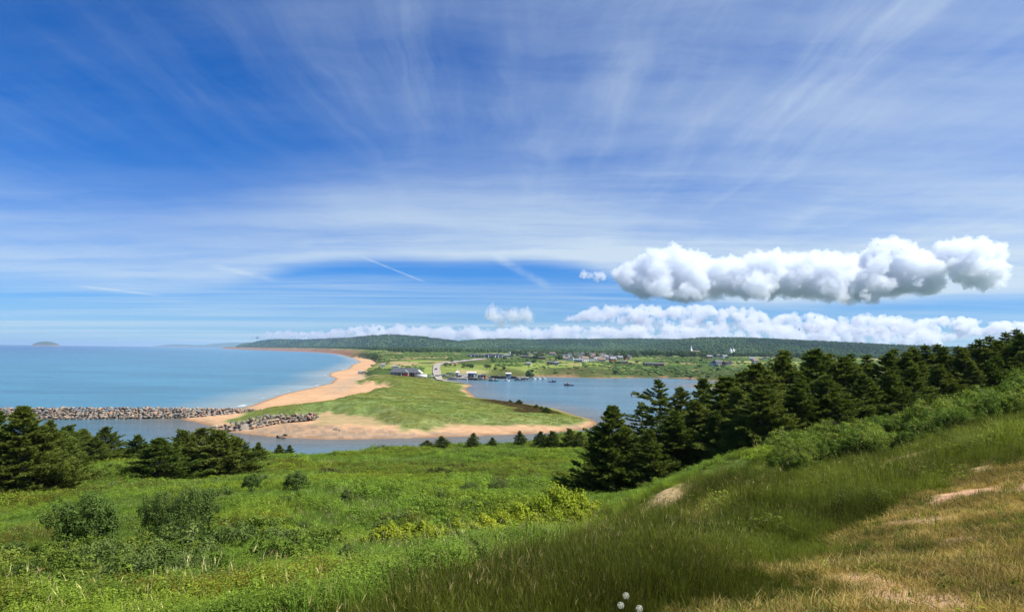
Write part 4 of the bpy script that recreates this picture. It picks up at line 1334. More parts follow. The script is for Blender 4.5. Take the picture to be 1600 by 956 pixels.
def stone_bank(name, label, path, size, seed, limit=300, back=True):
    """a bank of boulders. path: (x, y, toe height, crest height, half width); each stone is a part"""
    rng = np.random.default_rng(seed)
    P = np.array(path, float)
    seg = np.hypot(*np.diff(P[:, :2], axis=0).T)
    S = np.r_[0, np.cumsum(seg)]
    e = bpy.data.objects.new(name, None); COL.objects.link(e)
    e.location = (P[0, 0], P[0, 1], P[0, 2])
    q = lambda s: np.array([np.interp(s, S, P[:, i]) for i in range(5)])
    # the rubble core that carries the boulders
    cs = np.linspace(0, S[-1], 60)
    vv = []
    for s in cs:
        x, y, z0, z1, hw = q(s)
        d = q(min(s + 0.5, S[-1]))[:2] - q(max(s - 0.5, 0))[:2]
        d /= np.linalg.norm(d) + 1e-9
        nrm = np.array([d[1], -d[0]])            # towards the viewer
        if nrm[1] > 0: nrm = -nrm
        for a, zz in ((1.0, z0 - 0.8), (0.25, z1 - 1.1), (-0.25, z1 - 1.1), (-1.0, z0 - 0.8)):
            vv.append([x + nrm[0] * hw * a - e.location.x, y + nrm[1] * hw * a - e.location.y, zz - e.location.z])
    f = []
    for i in range(len(cs) - 1):
        for j in range(3):
            f.append([i * 4 + j, i * 4 + j + 1, i * 4 + j + 5, i * 4 + j + 4])
    cm = mesh_np(name + "_core", vv, f); cm.materials.append(M_RUBBLE)
    c = bpy.data.objects.new("rubble_core", cm); COL.objects.link(c); c.parent = e
    front, rear = [], []
    s = 0.0
    while s < S[-1]:
        x, y, z0, z1, hw = q(s)
        d = q(min(s + 0.5, S[-1]))[:2] - q(max(s - 0.5, 0))[:2]
        d /= np.linalg.norm(d) + 1e-9
        nrm = np.array([d[1], -d[0]])
        if nrm[1] > 0: nrm = -nrm
        rows = max(1, int(round(math.hypot(hw, z1 - z0) / (size * 0.62))))
        for r in range(-rows, rows + 1):
            a = r / max(rows, 1)
            zz = z1 - (z1 - z0) * max(0.0, abs(a) - 0.12) / 0.88
            w = rng.normal() * size * 0.16
            it = (x + nrm[0] * hw * a + d[0] * w, y + nrm[1] * hw * a + d[1] * w, zz + rng.normal() * size * 0.12 - size * 0.15, size * rng.choice([0.7, 0.9, 1.0, 1.15, 1.4], p=[.28, .24, .24, .15, .09]))
            (front if a > -0.30 else rear).append(it)
        s += size * 0.88
    front.sort(key=lambda q: -q[3])
    for it in front[:limit]:
        put_stone(e, *it, rng)
    rest = front[limit:] + (rear if back else [])
    if rest:
        vs, fs = [], []
        for (x, y, z, sz) in rest:
            me = ROCKS[rng.integers(0, len(ROCKS))]
            v = np.array([w.co for w in me.vertices]); a = rng.uniform(0, 6.28)
            Rz = np.array([[math.cos(a), -math.sin(a), 0], [math.sin(a), math.cos(a), 0], [0, 0, 1]])
            vs.append(((v @ Rz.T) * sz + [x, y, z] - np.array(e.location)))
            fs.append(np.array([list(p.vertices) for p in me.polygons if len(p.vertices) == 3]))
        o_, off = [], 0
        for v, ff in zip(vs, fs):
            o_.append(ff + off); off += len(v)
        sm = mesh_np(name + "_rear", np.concatenate(vs), np.concatenate(o_)); sm.materials.append(M_STONES)
        add_attr(sm, 'shade', np.concatenate([np.full(len(v), rng.random()) for v in vs]))
        so = bpy.data.objects.new("smaller_stones", sm); COL.objects.link(so); so.parent = e; so['kind'] = 'stuff'
    tag(e, label, "stone bank")
    return e, len(front)


def bank_path(pts):
    """(px, toe row, toe height, top row, half width) -> plan path"""
    out = []
    for px, toe, z0, top, hw in pts:
        x, y = on_z(px, toe, z0)
        y = float(y) + hw; x = (px - 800) / F * y
        z1 = EYE - (top - float(hor(px))) / F * y
        out.append((float(x), y, z0, z1 - 0.35, hw))
    return out


e, k = stone_bank("breakwater", "long straight breakwater of tan and grey boulders along the channel mouth",
                  bank_path([(-60, 656.5, 0.0, 634.5, 4.6), (20, 656, 0.0, 634.5, 4.6), (150, 655.5, 0, 634.2, 4.6), (280, 654, 0.0, 634.6, 4.5), (335, 650.5, 0.6, 635, 3.6), (372, 645.5, 1.2, 635.2, 2.6), (395, 640.5, 1.5, 635.6, 1.8)]), 1.36, 7)
print("breakwater stones", k)
e, k = stone_bank("rock_jetty", "shorter heap of large dark boulders running inland from the sand point",
                  bank_path([(343, 673, 0.2, 660.5, 2.4), (365, 671.5, 0.5, 657.5, 2.8), (388, 669, 0.9, 653, 2.8), (410, 664, 1.3, 648.5, 2.6), (443, 656.5, 2.0, 644, 2.2), (470, 653.5, 2.4, 643.5, 1.9), (497, 650.5, 2.6, 643.6, 1.5)]), 1.75, 8)
print("jetty stones", k)
e, k = stone_bank("stone_row", "low thin row of pale boulders between the beach and the green strip",
                  bank_path([(398, 641, 1.7, 636, 1.2), (430, 640, 1.8, 636, 1.1), (455, 640.5, 1.9, 636.5, 1.1), (480, 639.5, 2.0, 635.5, 1.0), (500, 637.5, 2.1, 633.6, 1.0), (530, 634.8, 2.2, 631, 1.0), (558, 632.3, 2.2, 629.6, 0.9)]), 1.35, 9)
rng = np.random.default_rng(4)
for i, (px, py, sz, lab) in enumerate([(437, 677, 2.2, "dark boulder lying in a small heap on the sandy channel bank"), (443, 678.5, 1.8, "low boulder beside the heap at the water's edge"), (446, 675, 1.5, "small boulder on top of the bank above the channel"),
                                       (525, 669.5, 1.9, "single dark boulder on the sand below the dune"), (531, 670.5, 1.2, "small stone touching the single dark boulder on the sand"), (618, 663, 1.1, "small stone at the foot of the dune grass")]):
    x, y = on_z(px, py, 1.2)
    o = bpy.data.objects.new("boulder", ROCKS[i]); COL.objects.link(o)
    o.location = (float(x), float(y), land_at(float(x), float(y)) + sz * 0.18); o.scale = (sz, sz, sz); o.rotation_euler = (0.2, 0.1, i * 1.3)
    tag(o, lab, "boulder", "loose boulders on the channel bank")


# ------------------------------------------------------------------ paint
_PAINT = {}


def paint(name, col, rough=0.6, grime=0.25):
    if name in _PAINT: return _PAINT[name]
    mat, t, bs = new_mat(name)
    oc = t.new('ShaderNodeTexCoord').outputs['Object']
    n = t.noise(oc, 1.3, 5, 0.6)
    t.put(bs.inputs['Base Color'], t.mix(t.ss(n, 0.3, 0.75, 0.0, grime), col, tuple(c * 0.55 for c in col)))
    bs.inputs['Roughness'].default_value = rough
    _PAINT[name] = mat
    return mat


P_WHITE = paint("white_paint", (0.72, 0.72, 0.70)); P_RED = paint("red_paint", (0.46, 0.055, 0.035)); P_SLATE = paint("slate_roof", (0.075, 0.08, 0.09), 0.8)
P_GREY = paint("grey_siding", (0.34, 0.36, 0.39)); P_BLUE = paint("blue_grey_siding", (0.26, 0.33, 0.42)); P_TAN = paint("tan_siding", (0.46, 0.38, 0.27)); P_BROWN = paint("brown_siding", (0.22, 0.13, 0.085))
P_DRED = paint("dark_red_siding", (0.26, 0.06, 0.045)); P_GLASS = paint("window_glass", (0.03, 0.04, 0.05), 0.12, 0.0); P_RROOF = paint("brown_roof", (0.20, 0.13, 0.10), 0.85); P_GROOF = paint("grey_roof", (0.22, 0.225, 0.235), 0.85)
P_WOOD = paint("weathered_timber", (0.17, 0.145, 0.115), 0.9, 0.5); P_DARKW = paint("tarred_timber", (0.045, 0.04, 0.036), 0.9, 0.4); P_NAVY = paint("navy_hull", (0.022, 0.05, 0.16), 0.4); P_GREEN = paint("green_hull", (0.02, 0.26, 0.20), 0.4)
P_TYRE = paint("tyre_rubber", (0.02, 0.02, 0.02), 0.9, 0.0); P_METAL = paint("galvanised_metal", (0.42, 0.43, 0.44), 0.5); P_ORANGE = paint("orange_plastic", (0.62, 0.15, 0.03)); P_BLACK = paint("black_paint", (0.018, 0.018, 0.02), 0.4)
P_CONC = paint("concrete", (0.40, 0.37, 0.32), 0.9, 0.4)
mat, t, bs = new_mat("gravel_road"); M_ROAD = mat
pos = t.new('ShaderNodeNewGeometry').outputs['Position']
t.put(bs.inputs['Base Color'], t.mix(t.noise(pos, 0.15, 6, 0.6), (0.24, 0.215, 0.18), (0.34, 0.30, 0.25)))
bs.inputs['Roughness'].default_value = 0.95


# ------------------------------------------------------------------ small solid shapes
def box_v(x0, x1, y0, y1, z0, z1):
    v = np.array([[x0, y0, z0], [x1, y0, z0], [x1, y1, z0], [x0, y1, z0], [x0, y0, z1], [x1, y0, z1], [x1, y1, z1], [x0, y1, z1]], float)
    f = np.array([[0, 3, 2, 1], [4, 5, 6, 7], [0, 1, 5, 4], [1, 2, 6, 5], [2, 3, 7, 6], [3, 0, 4, 7]])
    return v, f


def poly_mesh(name, verts, faces, mat):
    me = bpy.data.meshes.new(name)
    me.from_pydata([tuple(v) for v in verts], [], [tuple(f) for f in faces])
    me.materials.append(mat)
    me.update()
    return me


def boxes(name, lst, mat):
    v, f, _ = join([box_v(*b) for b in lst])
    me = mesh_np(name, v, f); me.materials.append(mat)
    return me


def gable_mesh(name, w, l, z0, rh, over, mat, hip=0.0, thick=0.18):
    """gable (or hipped) roof with eaves; the ridge runs along x"""
    X, Y = w / 2 + over, l / 2 + over
    hx = X - hip
    v = [(-X, -Y, z0), (X, -Y, z0), (X, Y, z0), (-X, Y, z0), (-hx, 0, z0 + rh), (hx, 0, z0 + rh)]
    v += [(a, b, c - thick) for a, b, c in v[:4]]
    f = [(0, 1, 5, 4), (2, 3, 4, 5), (1, 2, 5), (3, 0, 4), (0, 6, 7, 1), (1, 7, 8, 2), (2, 8, 9, 3), (3, 9, 6, 0), (6, 9, 8, 7)]
    return poly_mesh(name, v, f, mat)


def house_wall(name, w, l, h, rh, mat):
    """walls with the gable ends closed; ridge along x"""
    v = [(-w / 2, -l / 2, -1.5), (w / 2, -l / 2, -1.5), (w / 2, l / 2, -1.5), (-w / 2, l / 2, -1.5), (-w / 2, -l / 2, h), (w / 2, -l / 2, h), (w / 2, l / 2, h), (-w / 2, l / 2, h), (-w / 2, 0, h + rh * 0.96), (w / 2, 0, h + rh * 0.96)]
    f = [(0, 1, 5, 4), (1, 2, 6, 9, 5), (2, 3, 7, 6), (3, 0, 4, 8, 7)]
    return poly_mesh(name, v, f, mat)


def child(name, me, parent, loc=(0, 0, 0), rz=0.0):
    o = bpy.data.objects.new(name, me); COL.objects.link(o)
    o.parent = parent; o.location = loc; o.rotation_euler = (0, 0, rz)
    return o


def empty(name, loc, rz=0.0, label=None, cat=None, group=None):
    e = bpy.data.objects.new(name, None); COL.objects.link(e)
    e.location = loc; e.rotation_euler = (0, 0, rz); e.empty_display_size = 1
    tag(e, label, cat, group)
    return e


_dd = np.exp(np.linspace(math.log(8), math.log(9000), 2600))


def ground_hit(px, py):
    xs, ys, zs = at_depth(np.full(len(_dd), px), np.full(len(_dd), py), _dd)
    g = land(xs, ys)
    i = int(np.argmax(zs <= g))
    return float(xs[i]), float(ys[i]), float(g[i])


def spot(px, d):
    x = (px - 800) / F * d
    return x, d, land_at(x, d)


# ------------------------------------------------------------------ gravel lot and road
def draped(name, pts, z, lift, mat, label):
    P = pxpoly(pts, z)
    import bmesh
    bm = bmesh.new()
    bm.faces.new([bm.verts.new((x, y, 0)) for x, y in P])
    bmesh.ops.triangulate(bm, faces=bm.faces)
    bmesh.ops.subdivide_edges(bm, edges=bm.edges, cuts=6, use_grid_fill=True)
    bmesh.ops.triangulate(bm, faces=bm.faces)
    xy = np.array([v.co for v in bm.verts])
    zz = land(xy[:, 0], xy[:, 1]) + lift
    for v, h in zip(bm.verts, zz): v.co.z = h
    bm.normal_update()
    for f in bm.faces:
        if f.normal.z < 0: f.normal_flip()
    me = bpy.data.meshes.new(name); bm.to_mesh(me); bm.free()
    return tag(link(name, me, mat=mat), label, kind='structure')


draped("road", [(676, 581), (677, 575.5), (683, 573.6), (696, 571.6), (725, 569.6), (760, 568.3), (760, 569.4), (725, 571), (697, 573.4), (688.5, 575.6), (686.5, 578.5), (692, 584.5), (694, 588.5), (684, 588.5), (681, 584)], 4.8, 0.9, M_ROAD, "pale gravel road curving down to the harbour")
draped("pavement", [(672, 587.8), (694, 587), (712, 584.5), (735, 584), (748, 587.5), (748, 591.2), (704, 590.6), (690, 591.2), (674, 590.4)], 3.6, 0.35, M_ROAD, "gravel parking ground beside the quay")

# ------------------------------------------------------------------ red beach building
x, y, z = spot(640, 560)
S = 560 / F                                 # metres per photograph pixel there
e = empty("beach_pavilion", (x, y, z + 0.5), 0, "long beach pavilion with dark roof and two red gabled wings", "building")
wd = 44 * S
child("wall", boxes("pavilion_wall", [(-wd / 2 - 2.5, wd / 2 - 2.5, -4.0, 4.0, -1.5, 2.7)], P_SLATE), e)
child("roof", gable_mesh("pavilion_roof", wd, 8.0, 2.7, 3.6, 0.8, P_SLATE, hip=3.0), e, (-2.5, 0, 0))
for k in range(9):
    child("post", boxes("pavilion_post", [(-0.18, 0.18, -0.18, 0.18, 0, 2.6)], P_WHITE), e, (-wd / 2 - 1.8 + k * 2.6, -4.35, 0))
for k in range(6):
    child("window", boxes("pavilion_window", [(-0.6, 0.6, -0.06, 0.06, 0.9, 2.1)], P_GREY), e, (-wd / 2 - 0.4 + k * 2.6, -4.07, 0))
for k, (px, w) in enumerate([(637, 5.6), (657.5, 5.2)]):
    lx = (px - 640) * S
    wing = child("wing", boxes("wing_red_wall_%d" % k, [(-w / 2, w / 2, -8.0, -3.9, -1.5, 2.5)], P_RED), e, (lx, 0, 0))
    hw = w / 2 + 0.5
    child("gable", poly_mesh("wing_gable_%d" % k, [(-w / 2, -8.02, 2.5), (w / 2, -8.02, 2.5), (0, -8.02, 4.6), (-w / 2, -3.9, 2.5), (w / 2, -3.9, 2.5), (0, -3.9, 4.6)], [(0, 1, 2), (5, 4, 3), (0, 3, 4, 1)], P_WHITE), wing)
    child("wing_roof", poly_mesh("wing_roof_%d" % k, [(-hw, -8.5, 2.35), (0, -8.5, 4.75), (hw, -8.5, 2.35), (-hw, 0, 2.35), (0, 0, 4.75), (hw, 0, 2.35), (-hw, -8.5, 2.1), (0, -8.5, 4.5), (hw, -8.5, 2.1)],
                              [(0, 1, 4, 3), (1, 2, 5, 4), (0, 6, 7, 1), (1, 7, 8, 2)], P_GROOF if k == 0 else P_WHITE), wing)
    child("corner_board", boxes("wing_corner_%d" % k, [(-w / 2 - 0.12, -w / 2 + 0.18, -8.1, -7.9, -1.5, 2.5), (w / 2 - 0.18, w / 2 + 0.12, -8.1, -7.9, -1.5, 2.5)], P_WHITE), wing)
x, y, z = spot(661, 538)
e = empty("white_trailer", (x, y, z), 0, "long white box trailer parked beside the red pavilion", "trailer")
child("box", boxes("trailer_box", [(-4.2, 4.2, -1.3, 1.3, 0.75, 3.3)], P_WHITE), e)
for sx in (-2.9, -1.9, 2.6):
    v, f = tube([(sx, -1.25, 0.42), (sx, 1.25, 0.42)], [0.42, 0.42], 10)
    m = mesh_np("trailer_wheel", v, f); m.materials.append(P_TYRE)
    child("wheel", m, e)
# -- small summer huts and viewing deck on the dune behind the beach
for px, d, w, lab in [(566, 640, 4.5, "low grey hut on the dune above the far beach"), (600, 700, 5, "small pale deck roof on the dune path"), (620, 690, 6, "low grey roof just behind the pavilion")]:
    x, y, z = spot(px, d)
    e = empty("beach_hut", (x, y, z), 0.2, lab, "hut")
    child("wall", house_wall("hut_wall", w, 3.0, 2.0, 0.9, P_GREY), e)
    child("roof", gable_mesh("hut_roof", w, 3.0, 2.0, 0.9, 0.3, P_GROOF), e)


# ------------------------------------------------------------------ cars
def car_meshes():
    prof = [(-2.2, 0.35), (-2.25, 0.75), (-2.1, 0.95), (-1.2, 1.0), (-0.65, 1.45), (0.95, 1.48), (1.65, 1.02), (2.15, 0.95), (2.22, 0.55), (2.15, 0.35)]
    n = len(prof)
    v = [(a, -0.86, b) for a, b in prof] + [(a, 0.86, b) for a, b in prof]
    for i in (4, 5):
        v[i] = (v[i][0], -0.66, v[i][2]); v[i + n] = (v[i + n][0], 0.66, v[i + n][2])
    f = [tuple(range(n))[::-1], tuple(range(n, 2 * n))] + [(i, (i + 1) % n, n + (i + 1) % n, n + i) for i in range(n)]
    body = {k: poly_mesh("car_body_" + k, v, f, m) for k, m in CARP.items()}
    wv = [(-1.05, -0.835, 1.03), (1.45, -0.835, 1.03), (0.86, -0.71, 1.40), (-0.58, -0.71, 1.38)]
    gl = poly_mesh("car_glass", wv + [(a, -b, c) for a, b, c in wv] + [(-1.17, -0.78, 1.05), (-1.17, 0.78, 1.05), (-0.72, 0.64, 1.40), (-0.72, -0.64, 1.40)], [(0, 1, 2, 3), (7, 6, 5, 4), (8, 9, 10, 11)], P_GLASS)
    for q in gl.vertices:
        q.co.y *= 1.04; q.co.x -= 0.0
    wvv, wf = tube([(0, -0.1, 0), (0, -0.09, 0), (0, 0.09, 0), (0, 0.1, 0)], [0.02, 0.34, 0.34, 0.02], 10)
    wh = mesh_np("car_wheel", wvv, wf); wh.materials.append(P_TYRE)
    return body, gl, wh


CARP = {"white": paint("white_car", (0.70, 0.70, 0.70), 0.25, 0.0), "black": paint("black_car", (0.02, 0.02, 0.022), 0.25, 0.0), "silver": paint("silver_car", (0.38, 0.39, 0.40), 0.3, 0.0), "blue": paint("blue_car", (0.03, 0.06, 0.16), 0.3, 0.0), "grey": paint("grey_car", (0.13, 0.14, 0.15), 0.3, 0.0), "green": paint("green_car", (0.10, 0.16, 0.13), 0.3, 0.0)}
CB, CG, CW = car_meshes()


def car(px, py, colr, rz, label, group):
    x, y, z = ground_hit(px, py)
    e = empty("parked_car", (x, y, z + 0.38), rz, label, "car", group)
    child("body", CB[colr], e); child("glass", CG, e)
    for sx in (-1.4, 1.4):
        for sy in (-0.82, 0.82):
            child("wheel", CW, e, (sx, sy, 0.34))


GC = "cars parked by the harbour"
car(675, 589.4, "white", 0.2, "white car nearest the white trailer in the harbour parking row", GC)
car(682, 589.0, "black", 0.5, "black car second from the trailer in the parking row", GC)
car(688, 588.6, "grey", 0.9, "dark grey car in the middle of the parking row", GC)
car(693.5, 588.4, "blue", 0.7, "dark blue car fourth in the parking row", GC)
car(699, 588.6, "silver", 0.3, "silver car at the quay end of the parking row", GC)
car(681.3, 578.3, "black", 1.4, "black car driving up the gravel road", GC)
car(700.5, 585.2, "black", 0.4, "black pickup-sized car in the upper row by the quay", GC)
car(705.5, 585.6, "blue", 0.6, "dark blue car in the upper row by the quay", GC)
car(710.5, 586.0, "grey", 0.5, "grey car in the upper row next to the small tower", GC)
car(726, 586.6, "white", 0.1, "white car between the tower and the blue grey shed", GC)
GD = "cars parked at the top of the beach"
car(563, 584.0, "silver", 0.2, "silver car at the seaward end of the beach car row", GD)
car(569, 583.8, "black", 0.2, "black car in the middle of the beach car row", GD)
car(575, 583.6, "grey", 0.2, "grey car at the dune end of the beach car row", GD)


# ------------------------------------------------------------------ harbour sheds and quay
def shed(name, px, d, w, l, h, rh, wall, roof, label, rz=0.0, doors=1, lift=0.2):
    x, y, z = spot(px, d)
    z = max(z, 1.0)
    e = empty(name, (x, y, z + lift), rz, label, "shed")
    child("wall", house_wall(name + "_wall", w, l, h, rh, wall), e)
    child("roof", gable_mesh(name + "_roof", w, l, h, rh, 0.35, roof), e)
    for k in range(doors):
        child("door", boxes(name + "_door", [(-0.55, 0.55, -0.05, 0.05, 0, 2.1)], P_BLACK), e, (-w / 4 + k * w / 2, -l / 2 - 0.06, 0))
    child("window", boxes(name + "_window", [(-0.5, 0.5, -0.04, 0.04, 1.1, 2.0)], P_GLASS), e, (w / 4, -l / 2 - 0.05, 0))
    return e


x, y, z = spot(738.5, 590)
e = empty("fish_shed", (x, y, max(z, 1.2) + 0.3), 0, "blue grey harbour shed with wide white overhanging roof", "shed")
child("wall", boxes("fish_shed_wall", [(-3.2, 3.2, -2.5, 2.5, -1.5, 3.4)], P_BLUE), e)
child("roof", gable_mesh("fish_shed_roof", 7.4, 5.4, 3.9, 0.8, 0.5, P_WHITE), e)
child("opening", boxes("fish_shed_opening", [(-2.4, -0.6, -2.58, -2.48, 0, 2.3)], P_BLACK), e)
child("opening", boxes("fish_shed_opening_wide", [(0.2, 2.6, -2.58, -2.48, 0, 2.2)], P_BLACK), e)
child("gable_beam", boxes("fish_shed_beam", [(-3.4, 3.4, -2.6, 2.6, 3.42, 3.9)], P_BLACK), e)
x, y, z = spot(716.5, 590)
e = empty("harbour_tower", (x, y, max(z, 1.2)), 0, "small white capped harbour hut with a thin mast", "hut")
child("wall", boxes("tower_wall", [(-1.4, 1.4, -1.4, 1.4, -1, 4.2)], P_GREY), e)
child("roof", poly_mesh("tower_roof", [(-2, -2, 4.2), (2, -2, 4.2), (2, 2, 4.2), (-2, 2, 4.2), (0, 0, 5.8)], [(0, 1, 4), (1, 2, 4), (2, 3, 4), (3, 0, 4), (3, 2, 1, 0)], P_WHITE), e)
v, f = tube([(0, 0, 5.6), (0, 0, 10)], [0.14, 0.07], 6); m = mesh_np("tower_mast", v, f); m.materials.append(P_METAL)
child("mast", m, e)
shed("red_shed", 757, 592, 4.2, 4.0, 2.2, 1.1, P_RED, P_SLATE, "small red shed with dark roof on the harbour wharf")
shed("white_shed", 751, 592, 2.6, 3.2, 2.4, 0.9, P_WHITE, P_GROOF, "narrow white shed between the red shed and the blue grey shed")
shed("bait_shed", 721, 588, 3.4, 3.0, 2.0, 0.7, P_TAN, P_GROOF, "low tan hut with red and green gear on the quay")
shed("wharf_hut", 796, 600, 4.4, 3.6, 2.6, 0.8, P_BLUE, P_WHITE, "pale blue hut standing on the dark middle wharf", lift=1.2)
shed("grey_hut", 744, 596, 3.0, 3.0, 2.6, 0.9, P_GREY, P_SLATE, "grey hut behind the blue grey harbour shed")
for px, d, h, lab in [(741.5, 586, 10.5, "tall thin pole rising behind the blue grey shed"), (755.5, 590, 8.5, "thin pole beside the red shed"), (768.5, 588, 7.5, "thin pole at the seaward end of the red shed wharf"), (673, 610, 9, "utility pole beside the gravel road"), (822, 640, 8, "lone pole on the green bank behind the boats")]:
    x, y, z = spot(px, d)
    v, f = tube([(0, 0, -1), (0, 0, h)], [0.13, 0.08], 6); m = mesh_np("pole_shaft", v, f); m.materials.append(P_METAL)
    e = empty("slender_pole", (x, y, max(z, 0.8)), 0, lab, "pole")
    child("shaft", m, e)
    child("cap", boxes("pole_cap", [(-0.2, 0.2, -0.2, 0.2, h, h + 0.2)], P_METAL), e)


def wharf(name, x0, x1, y, dep, top, mat, label, piles=True, rz=0.0):
    w = x1 - x0
    e = empty(name, ((x0 + x1) / 2, y, 0), rz, label, "wharf")
    child("deck", boxes(name + "_deck", [(-w / 2, w / 2, -dep / 2, dep / 2, top - 0.45, top)], mat), e)
    if piles:
        n = max(3, int(w / 2.6))
        for k in range(n):
            v, f = tube([(0, 0, -2.0), (0, 0, top + 0.5)], [0.22, 0.2], 7)
            m = mesh_np("pile_mesh", v, f); m.materials.append(P_DARKW)
            child("pile", m, e, (-w / 2 + 0.3 + k * (w - 0.6) / (n - 1), -dep / 2 - 0.1, 0))
    child("face", boxes(name + "_face", [(-w / 2 + 0.1, w / 2 - 0.1, -dep / 2 + 0.25, dep / 2 - 0.3, -2, top - 0.46)], P_DARKW if mat is not P_CONC else P_CONC), e)
    return e


Xp = lambda px, d: (px - 800) / F * d
wharf("stone_quay", Xp(703, 572), Xp(733, 572), 574, 9, 1.7, P_CONC, "tan stone quay wall below the harbour huts", piles=False)
wharf("timber_wharf", Xp(732, 574), Xp(748, 574), 575, 8, 1.7, P_WOOD, "timber wharf on piles in front of the blue grey shed")
wharf("floating_dock", Xp(744, 563), Xp(769, 563), 563, 1.8, 0.45, P_WOOD, "long low floating dock leading to the moored boats", piles=False)
wharf("dark_wharf", Xp(768, 612), Xp(808, 612), 612, 8, 2.0, P_DARKW, "long dark timber wharf across the middle of the harbour")
wharf("light_wharf", Xp(807, 580), Xp(829, 580), 582, 7, 2.3, P_CONC, "pale timber wharf end beside the white boats", piles=True)


# ------------------------------------------------------------------ boats
def boat(px, py, L, hull, rz, label, cabin=P_WHITE, mast=0.0, name="fishing_boat", fwd=True, deck_gear=None):
    """inshore fishing boat: flared hull, wheelhouse forward, low stern"""
    x, y = on_z(px, py, 0.0)
    e = empty(name, (float(x), float(y), 0), rz, label, "boat", "boats in the harbour")
    st = np.linspace(-0.5, 0.5, 9)
    v, f = [], []
    for s in st:
        b = 0.16 * L * (1 - max(0, (s - 0.05) / 0.45) ** 2.2) + 0.01
        sh = 0.075 * L + 0.075 * L * max(0, s + 0.1) ** 1.6 * 3
        v += [(s * L, -b, sh), (s * L * 0.97, -b * 0.8, 0.0), (s * L * 0.94, 0, -0.05 * L), (s * L * 0.97, b * 0.8, 0.0), (s * L, b, sh)]
    for i in range(len(st) - 1):
        for j in range(4):
            a = i * 5 + j
            f.append((a, a + 5, a + 6, a + 1))
    f.append((0, 1, 2, 3, 4))
    child("hull", poly_mesh("boat_hull", v, f, hull), e)
    dv, df = [], []
    for i, s in enumerate(st):
        dv += [(s * L, v[i * 5][1] * 0.93, v[i * 5][2] - 0.018 * L), (s * L, -v[i * 5][1] * 0.93, v[i * 5][2] - 0.018 * L)]
    for i in range(len(st) - 1):
        df.append((i * 2, i * 2 + 2, i * 2 + 3, i * 2 + 1))
    child("deck", poly_mesh("boat_deck", dv, df, P_GREY), e)
    cx = 0.10 * L
    w = child("wheelhouse", boxes("wheelhouse", [(cx - 0.13 * L, cx + 0.13 * L, -0.105 * L, 0.105 * L, 0.05 * L, 0.235 * L), (cx - 0.17 * L, cx + 0.15 * L, -0.12 * L, 0.12 * L, 0.236 * L, 0.255 * L)], cabin), e)
    child("window", boxes("wheelhouse_window", [(cx + 0.131 * L, cx + 0.134 * L, -0.085 * L, 0.085 * L, 0.16 * L, 0.21 * L), (cx - 0.1 * L, cx + 0.1 * L, -0.109 * L, -0.106 * L, 0.16 * L, 0.21 * L), (cx - 0.1 * L, cx + 0.1 * L, 0.106 * L, 0.109 * L, 0.16 * L, 0.21 * L)], P_GLASS), w)
    if mast:
        mv, mf = tube([(cx - 0.05 * L, 0, 0.25 * L), (cx - 0.05 * L, 0, 0.25 * L + mast)], [0.09, 0.05], 6)
        m = mesh_np("boat_mast", mv, mf); m.materials.append(P_METAL); child("mast", m, e)
    if deck_gear is not None:
        child("deck_gear", boxes("boat_gear", [(-0.36 * L, -0.14 * L, -0.10 * L, 0.10 * L, 0.06 * L, 0.16 * L)], deck_gear), e)
    return e


boat(889, 602.3, 7.4, P_NAVY, 3.05, "dark navy boat with pale wheelhouse moored out in the pond", cabin=paint("rust_cabin", (0.34, 0.13, 0.07)))
boat(863, 596.8, 6.6, P_NAVY, -0.15, "bright blue boat with a tall blue stern box beside the navy boat", cabin=paint("blue_cabin", (0.03, 0.12, 0.32)), deck_gear=P_ORANGE)
boat(771, 595.0, 8.2, P_BLACK, 3.2, "dark hulled boat with white wheelhouse and green stern at the dock end", deck_gear=P_GREEN)
boat(790, 595.2, 7.0, P_WHITE, 0.1, "white cabin boat moored alone right of the green sterned boat")
boat(755, 592.8, 7.5, P_GREEN, 3.3, "green hulled boat tied along the floating dock")
boat(745, 592.2, 7.2, paint("teal_hull", (0.05, 0.20, 0.19), 0.4), 3.2, "teal boat at the quay end of the floating dock", mast=2.0)
boat(832, 592.6, 7.2, P_WHITE, 0.25, "white boat tied against the pale wharf end", mast=0)
boat(839.5, 592.4, 7.2, P_WHITE, 0.2, "white boat in the middle of the three by the pale wharf", mast=5.5)
boat(847.5, 592.2, 7.4, paint("pale_green_hull", (0.42, 0.52, 0.48), 0.4), 0.25, "pale green boat with tall mast outermost by the pale wharf", mast=6.0)
boat(779.5, 589.6, 6.8, P_WHITE, 0.1, "white boat half hidden at the dark wharf")
boat(810, 594.0, 7.5, P_DARKW, 0.1, "dark wooden boat lying in front of the pale wharf")
boat(763, 590.6, 6.5, P_WHITE, 0.3, "small white boat behind the floating dock")
x, y = on_z(987, 618.0, 0)
e = empty("channel_buoy", (float(x), float(y), 0), 0, "small red channel buoy alone in the pond", "buoy")
v, f = tube([(0, 0, -0.4), (0, 0, 0.1), (0, 0, 0.5), (0, 0, 1.3), (0, 0, 1.5)], [0.3, 0.55, 0.5, 0.2, 0.05], 9); m = mesh_np("buoy_float", v, f); m.materials.append(P_DRED); child("float", m, e)
v, f = tube([(0, 0, 1.5), (0, 0, 2.2)], [0.06, 0.06], 6); m = mesh_np("buoy_staff", v, f); m.materials.append(P_BLACK); child("staff", m, e)

# ------------------------------------------------------------------ the town
WALLS = {"white": P_WHITE, "grey": P_GREY, "blue": P_BLUE, "tan": P_TAN, "brown": P_BROWN, "red": P_DRED}
ROOFS = {"dark": P_SLATE, "grey": P_GROOF, "brown": P_RROOF}
_HM = {}


